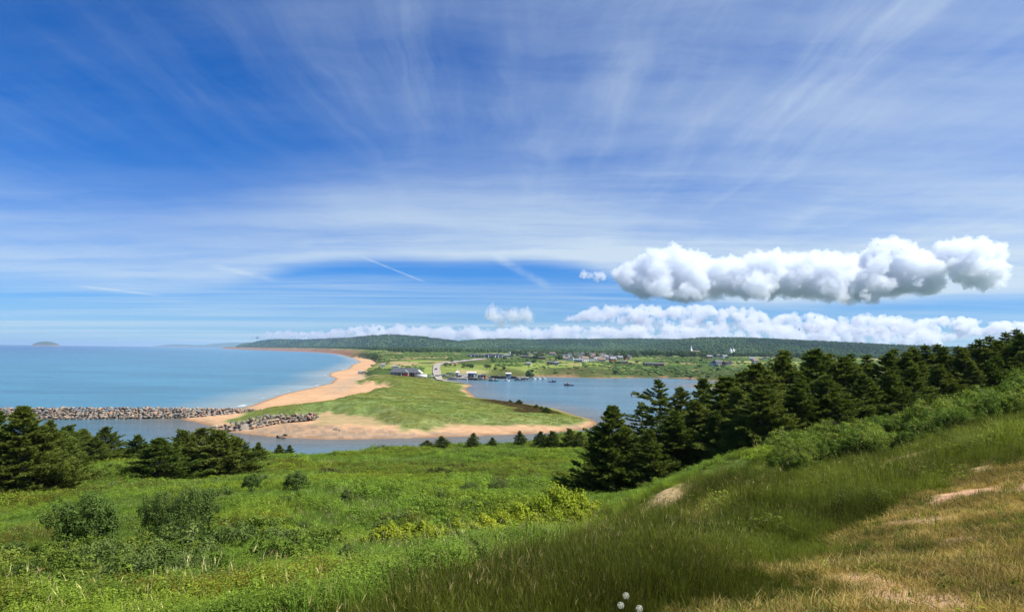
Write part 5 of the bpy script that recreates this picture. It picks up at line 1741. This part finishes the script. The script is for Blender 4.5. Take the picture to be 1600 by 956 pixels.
def house(px, py, wall, roof, w, l, h, rh, rz, name, group, d=None):
    if d is None: x, y, z = ground_hit(px, py)
    else: x, y, z = spot(px, d)
    key = (wall, roof, w, l, h, rh)
    if key not in _HM:
        _HM[key] = (house_wall("house_wall", w, l, h, rh, WALLS[wall]), gable_mesh("house_roof", w, l, h, rh, 0.5, ROOFS[roof]),
                    boxes("house_window", [(-0.7, 0.7, -0.06, 0.06, 0.8, 2.2)], P_GLASS), boxes("house_door", [(-0.6, 0.6, -0.06, 0.06, 0, 2.1)], P_BROWN))
    a, b, c, dd_ = _HM[key]
    e = empty(name, (x, y, z), rz, None, "house", group)
    child("wall", a, e); child("roof", b, e)
    child("door", dd_, e, (0, -l / 2 - 0.07, 0))
    for k in range(2):
        child("window", c, e, (-w * 0.3 + k * w * 0.6, -l / 2 - 0.07, 0))
    u, v = to_pix(np.array(x), np.array(y), np.array(z))
    TOWN.append((e, group, float(u), float(v), wall, roof))
    return e


TOWN = []
hr = random.Random(9)
GT = "houses of the town across the pond"
for px, py in [(806, 553), (812, 551), (816, 554.5), (821, 551), (826, 553), (831, 550.5), (836, 554), (842, 552), (848, 554.5), (852, 550.5), (858, 553), (863, 555.5), (868, 551), (874, 550), (800, 551), (795, 553), (809, 556), (855, 551.5),
               (878, 559.5), (883, 558), (887, 561), (892, 559), (897, 557), (899, 561.5), (904, 560), (908, 557.5), (912, 562), (916, 559), (919, 555), (922, 561.5), (927, 559.5), (931, 557), (935, 562), (938, 558), (943, 556), (947, 560), (951, 563), (955, 558.5), (959, 562), (964, 560.5), (969, 562.5), (974, 559.5), (979, 562), (983, 560),
               (890, 556), (900, 555), (910, 556), (924, 556.5), (933, 554.5), (945, 554), (958, 556), (966, 557.5), (884, 563), (893, 564), (903, 563), (918, 563.5), (931, 564), (945, 562.5), (838, 550), (846, 551), (824, 555.5), (870, 554), (914, 565), (925, 564.5), (905, 565.5), (940, 565), (957, 565.5),
               (1112, 558), (1117, 559.5), (1122, 557.5), (1126, 560), (1132, 558.5), (1136, 560.5), (1108, 560.5), (1129, 556), (1176, 563), (1190, 557), (1195, 561.5), (1206, 559.5),
               (1114, 571), (1121, 572), (1130, 570.5), (1139, 569.5), (1124, 569), (1180, 568.5)]:
    col = hr.choices(["white", "grey", "blue", "tan", "brown", "red"], [46, 18, 14, 6, 8, 8])[0]
    w = hr.choice([7, 8, 10]); l = hr.choice([6, 7])
    house(px, py, col, hr.choice(["dark", "grey", "brown"]), w, l, hr.choice([3.0, 4.6]), hr.choice([2.2, 3.0]), hr.choice([0.1, 0.3, 1.3, 1.6, -0.3]), "town_house", GT)
GRS = "grey blue resort blocks above the golf links"
for px, w, h in [(735, 4.5, 3.5), (740.5, 4, 4.5), (746, 4.5, 3.5), (751, 3.5, 4), (757, 4.5, 3.6), (762.5, 4, 5), (768, 4, 5.6), (773.5, 4.5, 5), (779, 4, 6), (784, 4.5, 5)]:
    house(px, 0, "blue" if hr.random() < 0.6 else "grey", "dark", w, 8, h, 1.6, hr.uniform(-0.3, 0.3), "resort_block", GRS, d=1080 + hr.uniform(-20, 20))
GLW = "long low buildings on the edge of the plain"
for px, py, w, col, roof, lab in [(795, 557.5, 18, "grey", "grey", None), (820, 559, 14, "brown", "dark", None), (834, 560.3, 16, "brown", "dark", None), (846, 561, 12, "red", "dark", None), (860, 569.3, 9, "brown", "dark", None), (867, 569.8, 8, "blue", "grey", None), (826, 571.2, 5, "white", "grey", None),
                                  (1027, 572.0, 15, "red", "dark", None), (1012, 571.5, 9, "brown", "dark", None), (974, 568.5, 11, "brown", "dark", None)]:
    house(px, py, col, roof, w, 7, 2.8, 1.4, hr.uniform(-0.2, 0.2), "long_building", GLW)

# twin-towered church
x, y, z = spot(1144, 1950)
e = empty("twin_towered_church", (x, y, z), 0.35, "white church front with two pointed towers among the trees", "church")
for sx in (-4.8, 4.8):
    tw = child("tower", boxes("church_tower", [(-2.6, 2.6, -2.6, 2.6, -3, 15)], P_WHITE), e, (sx, 0, 0))
    child("spire", poly_mesh("church_spire", [(-2.8, -2.8, 15), (2.8, -2.8, 15), (2.8, 2.8, 15), (-2.8, 2.8, 15), (-1.2, -1.2, 18), (1.2, -1.2, 18), (1.2, 1.2, 18), (-1.2, 1.2, 18), (0, 0, 23)],
                             [(0, 1, 5, 4), (1, 2, 6, 5), (2, 3, 7, 6), (3, 0, 4, 7), (4, 5, 8), (5, 6, 8), (6, 7, 8), (7, 4, 8)], P_GREY), tw)
    child("belfry_opening", boxes("church_belfry", [(-1.0, 1.0, -2.68, -2.6, 9, 13)], P_BLACK), tw)
child("front", poly_mesh("church_front", [(-2.4, -1.5, -3), (2.4, -1.5, -3), (2.4, -1.5, 10), (0, -1.5, 13), (-2.4, -1.5, 10)], [(0, 1, 2, 3, 4)], P_WHITE), e)
nv = child("nave", house_wall("church_nave", 34, 15, 9, 7, P_GREY), e, (9, 15, 0), 1.0)
child("roof", gable_mesh("church_roof", 34, 15, 9, 7, 0.6, P_RROOF), nv)
x, y, z = spot(1080.5, 1900)
e = empty("spired_church", (x, y, z), 0.2, "small church with a single white spire above the town trees", "church")
child("tower", boxes("spired_church_tower", [(-2, 2, -2, 2, -3, 15)], P_WHITE), e)
child("spire", poly_mesh("spired_church_spire", [(-2, -2, 15), (2, -2, 15), (2, 2, 15), (-2, 2, 15), (0, 0, 28)], [(0, 1, 4), (1, 2, 4), (2, 3, 4), (3, 0, 4)], P_WHITE), e)
nv = child("nave", house_wall("spired_church_nave", 22, 10, 7, 5, P_BLUE), e, (13, 2, 0))
child("roof", gable_mesh("spired_church_roof", 22, 10, 7, 5, 0.5, P_BROWN), nv)


# ------------------------------------------------------------------ broadleaf trees of the town and plain
def round_tree(name, seed, w, h, n):
    rng = np.random.default_rng(seed)
    k = 9
    cc = np.c_[rng.normal(size=(k, 2)) * w * 0.22, rng.uniform(0.38, 0.76, k) * h]
    cr = rng.uniform(0.20, 0.30, k) * w
    ci = rng.integers(0, k, n)
    dl = rng.normal(size=(n, 3)); dl /= np.linalg.norm(dl, axis=1, keepdims=True)
    P = cc[ci] + dl * (cr[ci] * rng.uniform(0.55, 1.05, n))[:, None]
    P[:, 2] = np.maximum(P[:, 2], 0.06 * h)
    ln = w * 0.13 * rng.uniform(0.6, 1.3, n)
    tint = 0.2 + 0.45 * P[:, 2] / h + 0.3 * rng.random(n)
    cm = foliage_mesh(name + "_crown", [leaves(P, dl + [0, 0, 0.5] + rng.normal(size=(n, 3)) * 0.4, ln, ln * 0.8, rng, tint)], M_TOWN)
    tv, tf = tube([(0, 0, -0.6), (0, 0, h * 0.3), (0.1, 0, h * 0.62)], [0.035 * w, 0.026 * w, 0.008 * w], 6)
    tm = mesh_np(name + "_trunk", tv, tf); tm.materials.append(M_BARK)
    return tm, cm, h


TREES = [round_tree("broadleaf_%d" % i, 60 + i, w, 9.0, 420) for i, w in enumerate([9.5, 8.0, 11.0, 7.0])]
G_T = "broadleaf trees of the town across the pond"
tr_ = random.Random(21)


def tree_on(px, d, h, wide=1.0, name="broadleaf_tree", group=G_T):
    x = (px - 800) / F * d
    plant(name, TREES[tr_.randrange(4)], x, d, h, tr_.uniform(0, 6.28), TC, group, "tree", wide=wide)


for i in range(58):                                   # the thick band of trees below the church
    tree_on(tr_.uniform(962, 1104), tr_.uniform(1150, 1750), tr_.uniform(9, 15), 1.15)
for i in range(80):                                   # among the houses
    tree_on(tr_.uniform(800, 990), tr_.uniform(1000, 2000), tr_.uniform(6, 11), 1.1)
for i in range(40):                                   # around the churches and on to the right
    tree_on(tr_.uniform(1095, 1290), tr_.uniform(1300, 1880), tr_.uniform(8, 13), 1.1)
G_P = "dark bushes dotted over the coastal plain"
for i in range(64):
    px = tr_.uniform(690, 1200)
    d = tr_.uniform(640, 1100)
    tree_on(px, d, tr_.uniform(2.0, 5.0), 1.3, "plain_bush", G_P)
for px, d, h in [(829, 640, 8.5), (697, 700, 5), (704, 705, 4.5), (735, 700, 5.5), (738, 704, 5), (762, 705, 6), (766, 705, 5), (712, 706, 4), (790, 690, 4), (775, 690, 4)]:
    tree_on(px, d, h, 1.0, "plain_bush", G_P)

# ------------------------------------------------------------------ woods (seen only as a mass)
M_WOOD = leaf_mat("far_wood", (0.020, 0.046, 0.018), (0.054, 0.096, 0.030), 0.1, 0.9, inst=True, spec=0.05)


def blob(name, seed, h):
    import bmesh
    rng = np.random.default_rng(seed)
    bm = bmesh.new()
    bmesh.ops.create_icosphere(bm, subdivisions=2, radius=1.0)
    for v in bm.verts:
        v.co *= rng.uniform(0.72, 1.15)
        v.co.z = (v.co.z + 0.7) * 0.5 * h
    me = bpy.data.meshes.new(name); bm.to_mesh(me); bm.free()
    z = np.array([v.co.z for v in me.vertices])
    add_attr(me, 'tint', np.clip(0.25 + 0.4 * z / h + rng.random(len(z)) * 0.35, 0, 1))
    me.materials.append(M_WOOD)
    return me


rng = np.random.default_rng(18)
n = 16000
X, Y = polar_points(rng, n, 590, 1700, -14, 26, 0.2)
Z, mk = land(X, Y, True)
g = fbm(X / 45 + 9, Y / 70, 4)
u = 800 + F * X / Y
ok = (mk['sc'] > 12) & (mk['sand'] > 2) & ~mk['near'] & (rng.random(n) < 0.06 + 0.9 * sstep(0.50, 0.62, g)) & ~((u > 664) & (u < 775) & (Y < 950))
X, Y, Z = X[ok], Y[ok], Z[ok]
n = len(X)
hue = np.ones((n, 3)) * rng.uniform(0.9, 2.0, n)[:, None] * np.array([1.25, 1.1, 0.9])
sq = rng.uniform(0.8, 2.0, n)
scatter("plain_scrub", np.c_[X, Y, Z - 0.3], rng.uniform(0, 6.28, n), np.c_[sq * 1.3, sq * 1.3, sq * 0.8], rng.integers(0, 2, n), hue, [blob("scrub_blob_%d" % i, 90 + i, 1.4) for i in range(2)], "low rough scrub over the coastal plain")

rng = np.random.default_rng(8)
n = 110000
X, Y = polar_points(rng, n, 1350, 9500, -26, 37, -0.35)
Z, mk = land(X, Y, True)
u = 800 + F * X / Y
g = fbm(X / 260 + 3, Y / 400, 4)
dens = np.where((mk['hill'] & (Y > 1900)) | (Y > 2300), 0.95, 0) + sstep(1500, 2000, Y) * sstep(0.46, 0.58, g) + (u > 690) * (u < 960) * (Y > 1700) * 0.6
ok = (mk['sc'] > 90) & (rng.random(n) < dens)
X, Y, Z = X[ok], Y[ok], Z[ok]
n = len(X)
p1 = fbm(X / 420 + 1, Y / 800, 4); p2 = fbm(X / 130, Y / 260, 4)
hue = np.ones((n, 3)) * rng.uniform(0.7, 1.2, n)[:, None]
hue *= 1 + sstep(0.46, 0.62, p2)[:, None] * np.array([0.55, 0.42, 0.3])
hue *= 1 - sstep(0.52, 0.66, p1)[:, None] * np.array([0.55, 0.45, 0.3])
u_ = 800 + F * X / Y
hue *= np.interp(u_, [600, 690, 740], [0.62, 0.66, 1.0])[:, None] * np.array([1.0, 1.0, 1.05])  # cloud shadow over the left-hand hill, put into the woods' colour
scl = rng.uniform(0.5, 1.45, n) * np.interp(Y, [1300, 3000, 9000], [3.6, 4.6, 8.0])
sz = np.c_[scl, scl, scl * 0.9]
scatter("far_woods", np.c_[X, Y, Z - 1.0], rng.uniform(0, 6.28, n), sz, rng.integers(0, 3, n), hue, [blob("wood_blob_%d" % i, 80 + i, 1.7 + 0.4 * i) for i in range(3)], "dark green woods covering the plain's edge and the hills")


# ------------------------------------------------------------------ island and far headland
def landform(name, pts, d, depth, label, mat):
    """pts: (px, top row); a low ridge standing in the sea"""
    vs, fs = [], []
    for px, top in pts:
        x, _, z = at_depth(px, top, d)
        x = float(x); z = max(float(z), 0.5)
        for a, b in ((-1.0, -2.0), (-0.82, z * 0.55), (-0.45, z * 0.93), (0, z), (0.5, z * 0.9), (1.0, -2.0)):
            vs.append((x * (d + a * depth) / d, d + a * depth, b))
    for i in range(len(pts) - 1):
        for j in range(5):
            a = i * 6 + j
            fs.append((a, a + 6, a + 7, a + 1))
    me = mesh_np(name, vs, fs); me.materials.append(mat); smooth(me)
    return tag(link(name, me), label, kind='structure')


mat, t, bs = new_mat("island_scrub")
pos = t.new('ShaderNodeNewGeometry').outputs['Position']
zz = t.sep(pos)[2]
t.put(bs.inputs['Base Color'], t.mix(t.ss(t.m('ADD', zz, t.m('MULTIPLY', t.noise(pos, 0.02, 5), 30.0)), 22, 40), (0.24, 0.15, 0.11), (0.045, 0.075, 0.03)))
bs.inputs['Roughness'].default_value = 0.95
landform("island_hill", [(50, 538.2), (53, 536.8), (57, 535.2), (63, 533.8), (69, 533.1), (75, 533.3), (81, 534.2), (86, 535.6), (90, 537), (93, 538.6)], 12000, 220, "small round island on the sea horizon", mat)
landform("headland_hill", [(236, 541.2), (250, 539.6), (262, 538.0), (280, 537.6), (300, 538.4), (318, 538.6), (335, 536.8), (360, 535.2), (390, 534.8), (430, 536)], 23000, 1200, "distant blue headland beyond the bay", mat)


# ------------------------------------------------------------------ cumulus clouds
def cloud_mat(name, dens, col=(0.915, 0.945, 0.99)):
    m = bpy.data.materials.new(name); m.use_nodes = True
    t = NT(m.node_tree); t.n.clear()
    out = t.new('ShaderNodeOutputMaterial')
    vs = t.new('ShaderNodeVolumePrincipled')
    vs.inputs['Color'].default_value = (*col, 1)
    vs.inputs['Density'].default_value = dens
    vs.inputs['Anisotropy'].default_value = 0.35
    t.l.new(vs.outputs[0], out.inputs['Volume'])
    return m


def ico(sub):
    import bmesh
    bm = bmesh.new()
    bmesh.ops.create_icosphere(bm, subdivisions=sub, radius=1.0)
    v = np.array([x.co for x in bm.verts]); f = np.array([[x.index for x in p.verts] for p in bm.faces])
    bm.free()
    return v, f


_IV, _IF = ico(2)
_ctex = {}


def ctex(size):
    if size not in _ctex:
        tx = bpy.data.textures.new("billow", 'CLOUDS')
        tx.noise_scale = size; tx.noise_depth = 1; tx.noise_type = 'HARD_NOISE'; tx.noise_basis = 'ORIGINAL_PERLIN'
        _ctex[size] = tx
    return _ctex[size]


def cloud(name, top, base, d, mat, seed, n, rpx, vox, deep, label, group=None, mid=0.25, amp=1.0):
    """top and base: outline rows by column; puffs fill the space between"""
    rng = np.random.default_rng(seed)
    top, base = np.array(top, float), np.array(base, float)
    x0, x1 = top[0, 0], top[-1, 0]
    m = d / F
    cx, cd, cz = at_depth((x0 + x1) / 2, np.interp((x0 + x1) / 2, base[:, 0], base[:, 1]), d)
    o0 = np.array([float(cx), d, float(cz)])
    V, Fc = [], []
    k = 0
    tries = 0
    while k < n and tries < n * 40:
        tries += 1
        px = rng.uniform(x0, x1)
        yt, yb = np.interp(px, top[:, 0], top[:, 1]), np.interp(px, base[:, 0], base[:, 1])
        if yb - yt < 1.5: continue
        py = yt + (yb - yt) * rng.random() ** 1.15
        r = min(rng.uniform(*rpx), (yb - yt) * 0.5)
        r = min(r, max(2.0, (px - x0) * 0.9 + 2), max(2.0, (x1 - px) * 0.9 + 2))
        py = min(max(py, yt + r * 0.92), max(yb - r * 0.62, yt + r * 0.92))
        dd = d + rng.normal() * deep * (0.35 + 0.65 * (py - yt) / (yb - yt + 1e-6))
        c = np.array([float(q) for q in at_depth(px, py, dd)])
        V.append(_IV * (r * m * np.array([1.05, 1.05, 0.95])) + c - o0); Fc.append(_IF + k * len(_IV))
        k += 1
    U = vox * 8.0                                        # one local unit
    me = mesh_np(name, np.concatenate(V) / U, np.concatenate(Fc)); me.materials.append(mat)
    o = link(name, me); o.location = o0; o.scale = (U, U, U)
    rm = o.modifiers.new("union", 'REMESH'); rm.mode = 'VOXEL'; rm.voxel_size = 1 / 8.0
    for sz, stg in ((1.9, 1.2), (0.9, 0.85), (0.42, 0.6), (0.2, 0.42)):
        dm = o.modifiers.new("billow", 'DISPLACE'); dm.texture = ctex(sz); dm.strength = stg * amp; dm.mid_level = mid; dm.texture_coords = 'LOCAL'
    tag(o, label, "cloud", group)
    return o


MC = cloud_mat("cloud_droplets", 0.0105)
MCF = cloud_mat("far_cloud_droplets", 0.0042, (0.93, 0.945, 0.965))
cloud("cumulus_cloud", [(956, 426), (975, 416), (1000, 400), (1020, 391), (1050, 386), (1075, 391), (1100, 402), (1130, 407), (1160, 402), (1185, 397), (1210, 390), (1240, 395), (1280, 398), (1320, 400), (1345, 394), (1362, 381), (1380, 371), (1398, 373), (1412, 383), (1440, 392), (1462, 404), (1474, 428)],
      [(956, 430), (980, 446), (1005, 458), (1040, 464), (1075, 469), (1095, 462), (1140, 460), (1200, 459), (1270, 462), (1330, 466), (1365, 462), (1400, 453), (1450, 454), (1474, 432)], 8000, MC, 5, 460, (9, 26), 18, 300, "large long cumulus cloud with grey underside above the hills", "cumulus clouds")
cloud("cumulus_cloud", [(1466, 384), (1480, 375), (1510, 371), (1540, 373), (1562, 379), (1570, 395)], [(1466, 392), (1480, 420), (1500, 436), (1530, 448), (1560, 447), (1570, 400)], 8000, MC, 6, 120, (8, 20), 18, 250, "separate compact cumulus cloud at the end of the large cloud", "cumulus clouds")
cloud("cumulus_cloud", [(762, 490), (772, 483), (785, 481), (800, 480), (812, 485), (827, 492)], [(762, 496), (780, 502), (800, 503), (827, 497)], 14000, MCF, 7, 60, (4, 9), 45, 160, "small lone puff of cloud in the blue gap above the plain", "cumulus clouds")
cloud("cumulus_cloud", [(905, 428), (915, 425), (930, 424), (945, 430)], [(905, 431), (920, 437), (945, 434)], 8000, MC, 12, 30, (3, 5), 14, 60, "ragged wisp beside the big cumulus cloud", "cumulus clouds")
bank = [([(340, 528), (365, 524), (395, 522), (410, 524)], [(340, 529), (410, 530)], "low thin cloud nearest the sea above the dark hill"),
        ([(395, 522), (420, 516), (455, 514), (480, 516), (500, 514), (515, 520)], [(395, 529.5), (515, 530)], "low cloud over the shoulder of the dark hill"),
        ([(505, 516), (530, 509), (560, 506), (580, 503), (595, 508), (615, 510)], [(505, 530), (615, 531)], "low heaped cloud over the top of the dark hill"),
        ([(605, 510), (625, 505), (650, 507), (670, 504), (690, 508), (715, 512)], [(605, 531), (715, 535)], "low cloud behind the falling shoulder of the hill"),
        ([(705, 511), (735, 507), (765, 510), (800, 508), (830, 510), (850, 512)], [(705, 535), (850, 536)], "long low cloud below the lone puff"),
        ([(835, 512), (870, 507), (900, 503), (925, 508), (950, 506), (965, 512)], [(835, 534), (965, 536)], "low cloud above the town's left end"),
        ([(880, 494), (905, 484), (930, 475), (960, 472), (990, 476), (1020, 472), (1045, 480)], [(880, 502), (960, 506), (1045, 508)], "upper bank of cloud under the left end of the big cumulus"),
        ([(955, 512), (990, 505), (1030, 500), (1070, 505), (1100, 508)], [(955, 534), (1100, 536)], "low cloud over the town"),
        ([(1030, 486), (1050, 474), (1085, 470), (1120, 476), (1150, 474), (1190, 480), (1205, 494)], [(1030, 510), (1120, 514), (1205, 512)], "tall bank of cloud under the middle of the big cumulus"),
        ([(1090, 508), (1130, 503), (1180, 498), (1220, 504), (1250, 508)], [(1090, 534), (1250, 537)], "low cloud above the twin towered church"),
        ([(1195, 496), (1220, 486), (1250, 482), (1280, 486), (1300, 494), (1310, 505)], [(1195, 518), (1310, 520)], "rounded cloud above the wooded ridge"),
        ([(1240, 510), (1290, 504), (1330, 500), (1370, 506), (1390, 512)], [(1240, 536), (1390, 540)], "low flat cloud resting on the wooded ridge"),
        ([(1300, 500), (1325, 487), (1345, 482), (1370, 487), (1395, 491), (1420, 494), (1430, 506)], [(1300, 522), (1430, 524)], "heaped cloud right of the ridge top"),
        ([(1380, 512), (1420, 508), (1450, 510), (1470, 516)], [(1380, 540), (1470, 543)], "low cloud touching the spruce tops"),
        ([(1420, 502), (1440, 494), (1470, 489), (1500, 491), (1525, 494), (1535, 506)], [(1420, 524), (1480, 534), (1535, 522)], "bright rounded cloud above the spruces"),
        ([(1536, 512), (1550, 500), (1575, 496), (1600, 498), (1640, 494), (1680, 505)], [(1536, 524), (1600, 532), (1680, 530)], "cloud running out of the picture above the last spruces")]
for i, (tp, bs_, lab) in enumerate(bank):
    w = tp[-1][0] - tp[0][0]
    tp = [(a, b + 4.0) for a, b in tp]
    cloud("cumulus_cloud", tp, bs_, 20000 + (i % 3) * 1500, MCF, 30 + i, int(w * 0.75), (3, 9), 42, 500, lab, "cumulus clouds", amp=0.6)

# ------------------------------------------------------------------ haze
hm = bpy.data.materials.new("haze"); hm.use_nodes = True
t = NT(hm.node_tree); t.n.clear()
out = t.new('ShaderNodeOutputMaterial'); vs = t.new('ShaderNodeVolumePrincipled')
vs.inputs['Color'].default_value = (0.55, 0.78, 1.0, 1)
vs.inputs['Density'].default_value = 0.000042
vs.inputs['Anisotropy'].default_value = 0.2
t.l.new(vs.outputs[0], out.inputs['Volume'])
hb = boxes("haze", [(-32000, 32000, -32000, 32000, -7.0, 165.0)], hm)
tag(link("haze", hb), "thin summer haze over land and sea", kind='stuff')


# ------------------------------------------------------------------ small things
x, y, z = ground_hit(841, 759)
e = empty("fence_post", (x, y, z), 0.3, "short grey wooden post alone in the meadow left of the broad spruce", "post")
h = 17 / F * y
v, f = tube([(0, 0, -0.3), (0, 0, h * 0.96), (0.01, 0, h)], [0.075, 0.07, 0.05], 8); m = mesh_np("post_shaft", v, f); m.materials.append(P_WOOD); child("shaft", m, e)
child("cap", boxes("post_cap", [(-0.07, 0.07, -0.07, 0.07, h, h + 0.03)], P_WOOD), e)

mat = leaf_mat("dandelion_down", (0.75, 0.75, 0.72), (0.85, 0.85, 0.82), 0.4, 0.8, spec=0.0)


def seed_head(r, seed):
    rng = np.random.default_rng(seed)
    n = 190
    d = rng.normal(size=(n, 3)); d /= np.linalg.norm(d, axis=1, keepdims=True)
    q = d * r
    tang = np.cross(d, rng.normal(size=(n, 3))); tang /= np.linalg.norm(tang, axis=1, keepdims=True)
    a = blades(q - tang * r * 0.22, q + tang * r * 0.22, np.full(n, r * 0.09), rng, np.full(n, 0.4), np.full(n, 1.0))
    b = blades(d * r * 0.15, q, np.full(n, r * 0.03), rng, np.zeros(n), np.full(n, 0.6))
    return foliage_mesh("seed_head", [a, b], mat)


SH = seed_head(0.018, 3)
for px, py, d, lab in [(970, 945, 3.9, "dandelion seed head lowest on the slope, left of the pair"), (999, 950, 3.85, "dandelion seed head at the bottom edge, right of the pair"), (978, 930, 4.0, "dandelion seed head standing above the pair"),
                       (566, 930, 12.5, "small white seed head in the dark grass, first of three from the left"), (574, 929, 12.8, "small white seed head in the dark grass, middle of three"), (580, 926, 13.0, "small white seed head in the dark grass, last of three"),
                       (1577, 692, 16.5, "white seed head among the grass near the right edge"), (1424, 698, 27, "white seed head at the foot of the shrub belt"), (1312, 721, 25, "white flower head below the start of the shrub belt")]:
    x, yy, zt = at_depth(px, py, d)
    x = float(x); zt = float(zt); zg = land_at(x, d)
    h = max(0.07 if d < 8 else 0.25, zt - zg)
    k = 1.0 if d < 8 else 1.7
    e = empty("dandelion_clock", (x, d, zg), 0, lab, "flower", "white seed heads in the grass")
    v, f = tube([(0, 0, -0.02), (0.012, 0.005, h * 0.5), (0, 0, h)], [0.003 * k, 0.0026 * k, 0.002 * k], 6); m = mesh_np("stalk", v, f); m.materials.append(M_LEAFL); child("stem", m, e)
    o = child("seed_head", SH, e, (0, 0, h)); o.scale = (k, k, k)

x, yy, zt = at_depth(1525.5, 474.5, 260)
e = empty("soaring_bird", (float(x), 260, float(zt)), 0.5, "tiny dark bird soaring in the sky below the big clouds", "bird")
v, f = tube([(-0.22, 0, 0), (-0.1, 0, 0.01), (0.05, 0, 0.01), (0.16, 0, 0.02), (0.22, 0, 0.01)], [0.01, 0.05, 0.06, 0.035, 0.005], 8); m = mesh_np("bird_body", v, f); m.materials.append(P_BLACK); child("body", m, e)
for s in (-1, 1):
    m = poly_mesh("bird_wing", [(0.08, 0.03 * s, 0.02), (-0.08, 0.03 * s, 0.02), (-0.05, 0.32 * s, 0.12), (0.09, 0.30 * s, 0.125), (-0.10, 0.60 * s, 0.06)], [(0, 1, 2, 3), (3, 2, 4)], P_BLACK)
    child("wing", m, e)

# ------------------------------------------------------------------ which one is which
_ORD = "first second third fourth fifth sixth seventh eighth ninth tenth eleventh twelfth".split()


def nth(i):
    if i < 12: return _ORD[i]
    n = i + 1
    return "%d%s" % (n, "th" if 10 <= n % 100 <= 20 else {1: "st", 2: "nd", 3: "rd"}.get(n % 10, "th"))


_TEXT = {G_L: "bushy green spruce by the seaward edge of the meadow, %s from the left", G_B: "small dark spruce on the edge of the bluff, %s from the left",
         G_H: "low dark spruce on the brown heath of the spit, %s from the left", G_R: "tall dark spruce in the dense stand, %s from the left by its top",
         G_M: "leafy green bush in the rough meadow, %s from the left", G_Y: "bright yellow green bush below the grassy slope, %s from the left",
         G_O: "low bush in the meadow grass, %s of these from the left",
         G_S: "light green shrub in the belt beside the spruces, %s from the left", G_T: "round leafy tree in the far town, %s from the left",
         G_P: "dark bush on the far coastal plain, %s from the left"}
_by = {}
for it in PLANTS: _by.setdefault(it[1], []).append(it)
for g, its in _by.items():
    its.sort(key=lambda q: q[2])
    for i, it in enumerate(its):
        it[0]['label'] = _TEXT[g] % nth(i) if g in _TEXT else "large broad spruce standing alone at the foot of the grassy slope"
_by = {}
for it in TOWN: _by.setdefault(it[1], []).append(it)
_W = {GT: "%s house with %s roof in the far town, %s house from the left", GRS: "%s resort block with %s roof, %s block from the left in its row", GLW: "%s long low building with %s roof, %s of these from the left"}
for g, its in _by.items():
    its.sort(key=lambda q: q[2])
    for i, it in enumerate(its):
        it[0]['label'] = _W[g] % (it[4], it[5], nth(i))
